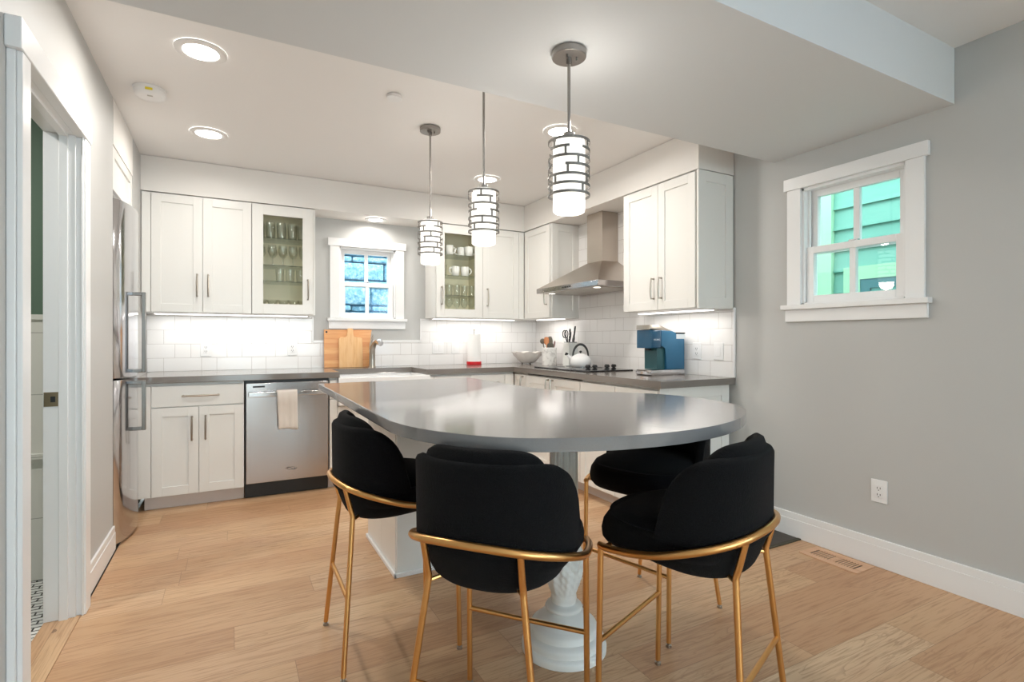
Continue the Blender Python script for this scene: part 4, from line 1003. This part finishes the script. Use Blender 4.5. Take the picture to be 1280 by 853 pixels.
MB().box(2.46, 2.968, 1.955, 2.40, .0005, .006).build('weave', DARKMAT, c); MB().box(2.44, 2.968, 1.935, 1.955, .0005, .008).box(2.44, 2.46, 1.955, 2.40, .0005, .008).build('border', DARKMATB, c)

# ------------------------------------------------------------ glassware and mugs in the glass cabinets
def make_glass(kind):
    t = thing(kind, (0, 0, 0), 'clear drinking glass', 'glass')
    if kind == 'tumbler': prof = [(.028, .0005), (.030, .004), (.0345, .105), (.0325, .105), (.028, .008), (.004, .008)]
    elif kind == 'wine_glass': prof = [(.002, .001), (.034, .001), (.034, .003), (.005, .008), (.004, .07), (.02, .085), (.034, .11), (.035, .135), (.029, .17), (.0275, .17), (.033, .135), (.031, .11), (.018, .089), (.002, .078)]
    elif kind == 'beer_glass': prof = [(.030, .0005), (.032, .004), (.036, .06), (.037, .12), (.033, .135), (.031, .134), (.034, .12), (.033, .06), (.028, .010), (.003, .010)]
    else: prof = [(.002, .001), (.033, .001), (.033, .003), (.006, .009), (.005, .03), (.018, .04), (.038, .075), (.042, .095), (.040, .095), (.034, .074), (.014, .044), (.002, .036)]
    MB().lathe(prof, (0, 0, 0), 24).build('bowl' if kind != 'tumbler' else 'body', STEMG, t, smooth=60); return t
kinds = {}
def put_glass(kind, x, y, z, label, group):
    if kind not in kinds: kinds[kind] = make_glass(kind); o = kinds[kind]
    else: o = copy_tree(kinds[kind])
    o.location = (x, y, z); o['label'] = label; o['group'] = group
rows = [('beer_glass', 2.0252, 'clear stemless glass on the top glass shelf of the left glass-front cabinet', 'glasses on the top shelf, left cabinet', [.205, .285, .37, .455, .53], (4.80, 4.91)),
        ('wine_glass', 1.8002, 'clear wine glass on the second glass shelf of the left glass-front cabinet', 'wine glasses on the second shelf, left cabinet', [.21, .30, .38, .46, .54], (4.80, 4.91)),
        ('tumbler', 1.6682, 'clear tumbler on the third glass shelf of the left glass-front cabinet', 'tumblers on the third shelf, left cabinet', [.36, .44, .52], (4.82,)),
        ('coupe_glass', 1.4202, 'clear stemmed coupe glass on the floor of the left glass-front cabinet', 'coupe glasses at the bottom, left cabinet', [.215, .30, .385, .465, .54], (4.80, 4.91))]
for kind, z, lab, grp, xs, ys in rows:
    for y in ys:
        for x in xs: put_glass(kind, x+(.0 if y < 4.85 else .012), y, z, lab, grp)
for kind, z, lab, grp, xs in (('tumbler', 1.6122, 'clear tumbler on the lowest glass shelf of the mug cabinet', 'tumblers on the lowest shelf, mug cabinet', [1.80, 1.88, 1.96, 2.04, 2.12]), ('wine_glass', 1.4202, 'clear wine glass on the floor of the mug cabinet', 'wine glasses at the bottom, mug cabinet', [1.80, 1.88, 1.96, 2.04, 2.12])):
    for x in xs: put_glass(kind, x, 4.83, z, lab, grp)
put_glass('tumbler', 1.815, 4.82, 1.8052, 'clear tumbler beside the mugs on the middle shelf of the mug cabinet', 'tumbler beside the mugs')
def make_mug():
    t = thing('mug', (0, 0, 0), 'white mug', 'mug')
    MB().lathe([(.030, .0005), (.036, .004), (.041, .05), (.042, .092), (.0385, .092), (.037, .05), (.031, .008), (.003, .008)], (0, 0, 0), 28).build('cup', GLAZE, t, smooth=60)
    MB().tube([(.038, 0, .078), (.058, 0, .076), (.068, 0, .055), (.060, 0, .030), (.038, 0, .022)], .0055, 8).build('handle', GLAZE, t, smooth=60); return t
mug = make_mug()
mugs = [(1.870, 4.80, 2.0052, 0, 'white mug at the left end of the top glass shelf, right cabinet'), (2.02, 4.86, 2.0052, 170, 'white mug behind on the top glass shelf, handle to the left'), (2.075, 4.79, 2.0052, -10, 'white mug at the right end of the top glass shelf'),
        (1.935, 4.80, 1.8052, 185, 'white mug on the middle glass shelf, its handle pointing left'), (2.035, 4.80, 1.8052, -5, 'white mug on the middle glass shelf, its handle pointing right'), (1.875, 4.89, 2.0052, 40, 'white mug at the rear left of the top glass shelf')]
for i, (x, y, z, a, lab) in enumerate(mugs):
    o = mug if i == 0 else copy_tree(mug)
    o.location = (x, y, z); o.rotation_euler = (0, 0, math.radians(a)); o['label'] = lab; o['group'] = 'white mugs in the right glass cabinet'

# ------------------------------------------------------------ outside
STY = 6.35
c = thing('stone_retaining_wall', (1.5, STY, -.2), 'rough pale blue stone block wall outside the small rear window', 'wall')
MB().box(-.5, 4.2, STY, STY+.2, -.2, 2.45).build('backing', JOINT_SHADE, c)
mb = MB(); z = -.2; r = 0; rr = random.Random(3)
while z < 2.3:
    h = (.075 if r % 2 else .215)*rr.uniform(.95, 1.08); x = -.5+rr.uniform(0, .2)
    while x < 4.0:
        w = rr.uniform(.16, .34) if r % 2 == 0 else rr.uniform(.12, .3)
        mb.box(x+.008, x+w-.008, STY-rr.uniform(.06, .12), STY+.01, z+.008, z+h-.008, bev=.018); x += w
    z += h; r += 1
mb.build('stone_blocks', STONE, c, smooth=60)
c = thing('neighbouring_house', (4.3, 2.2, 0), 'neighbouring house wall with green lap siding outside the right window', 'house')
mb = MB(); z = -.1
while z < 3.6:
    mb.hexa([(4.215, -1, z), (4.3, -1, z), (4.3, 2.5, z), (4.215, 2.5, z), (4.238, -1, z+.168), (4.3, -1, z+.168), (4.3, 2.5, z+.168), (4.238, 2.5, z+.168)]); z += .165
mb.build('siding', SIDING, c, smooth=0)
MB().box(4.19, 4.32, 2.48, 2.66, -.1, 3.7).build('corner_board', SIDTRIM, c)
w_ = MB().box(4.195, 4.24, 1.0, 2.39, 1.64, 1.74).box(4.195, 4.24, 2.27, 2.39, .6, 1.64).box(4.195, 4.24, 1.0, 1.12, .6, 1.64).box(4.195, 4.24, 1.0, 2.39, .5, .6).build('window_trim', SIDTRIM, c)
f_ = MB().box(4.2, 4.23, 2.2, 2.27, .6, 1.64).box(4.2, 4.23, 1.12, 2.2, 1.57, 1.64).box(4.2, 4.23, 1.12, 1.19, .6, 1.57).box(4.2, 4.23, 1.19, 2.2, .6, .67).build('window_frame', SIDWIN, c)
MB().box(4.212, 4.222, 1.19, 2.2, .67, 1.57).build('window_pane', SIDGLASS, f_)
tag(MB().box(-6, 9, -9, 10, -.45, -.11).build('ground', GROUND), kind='structure')
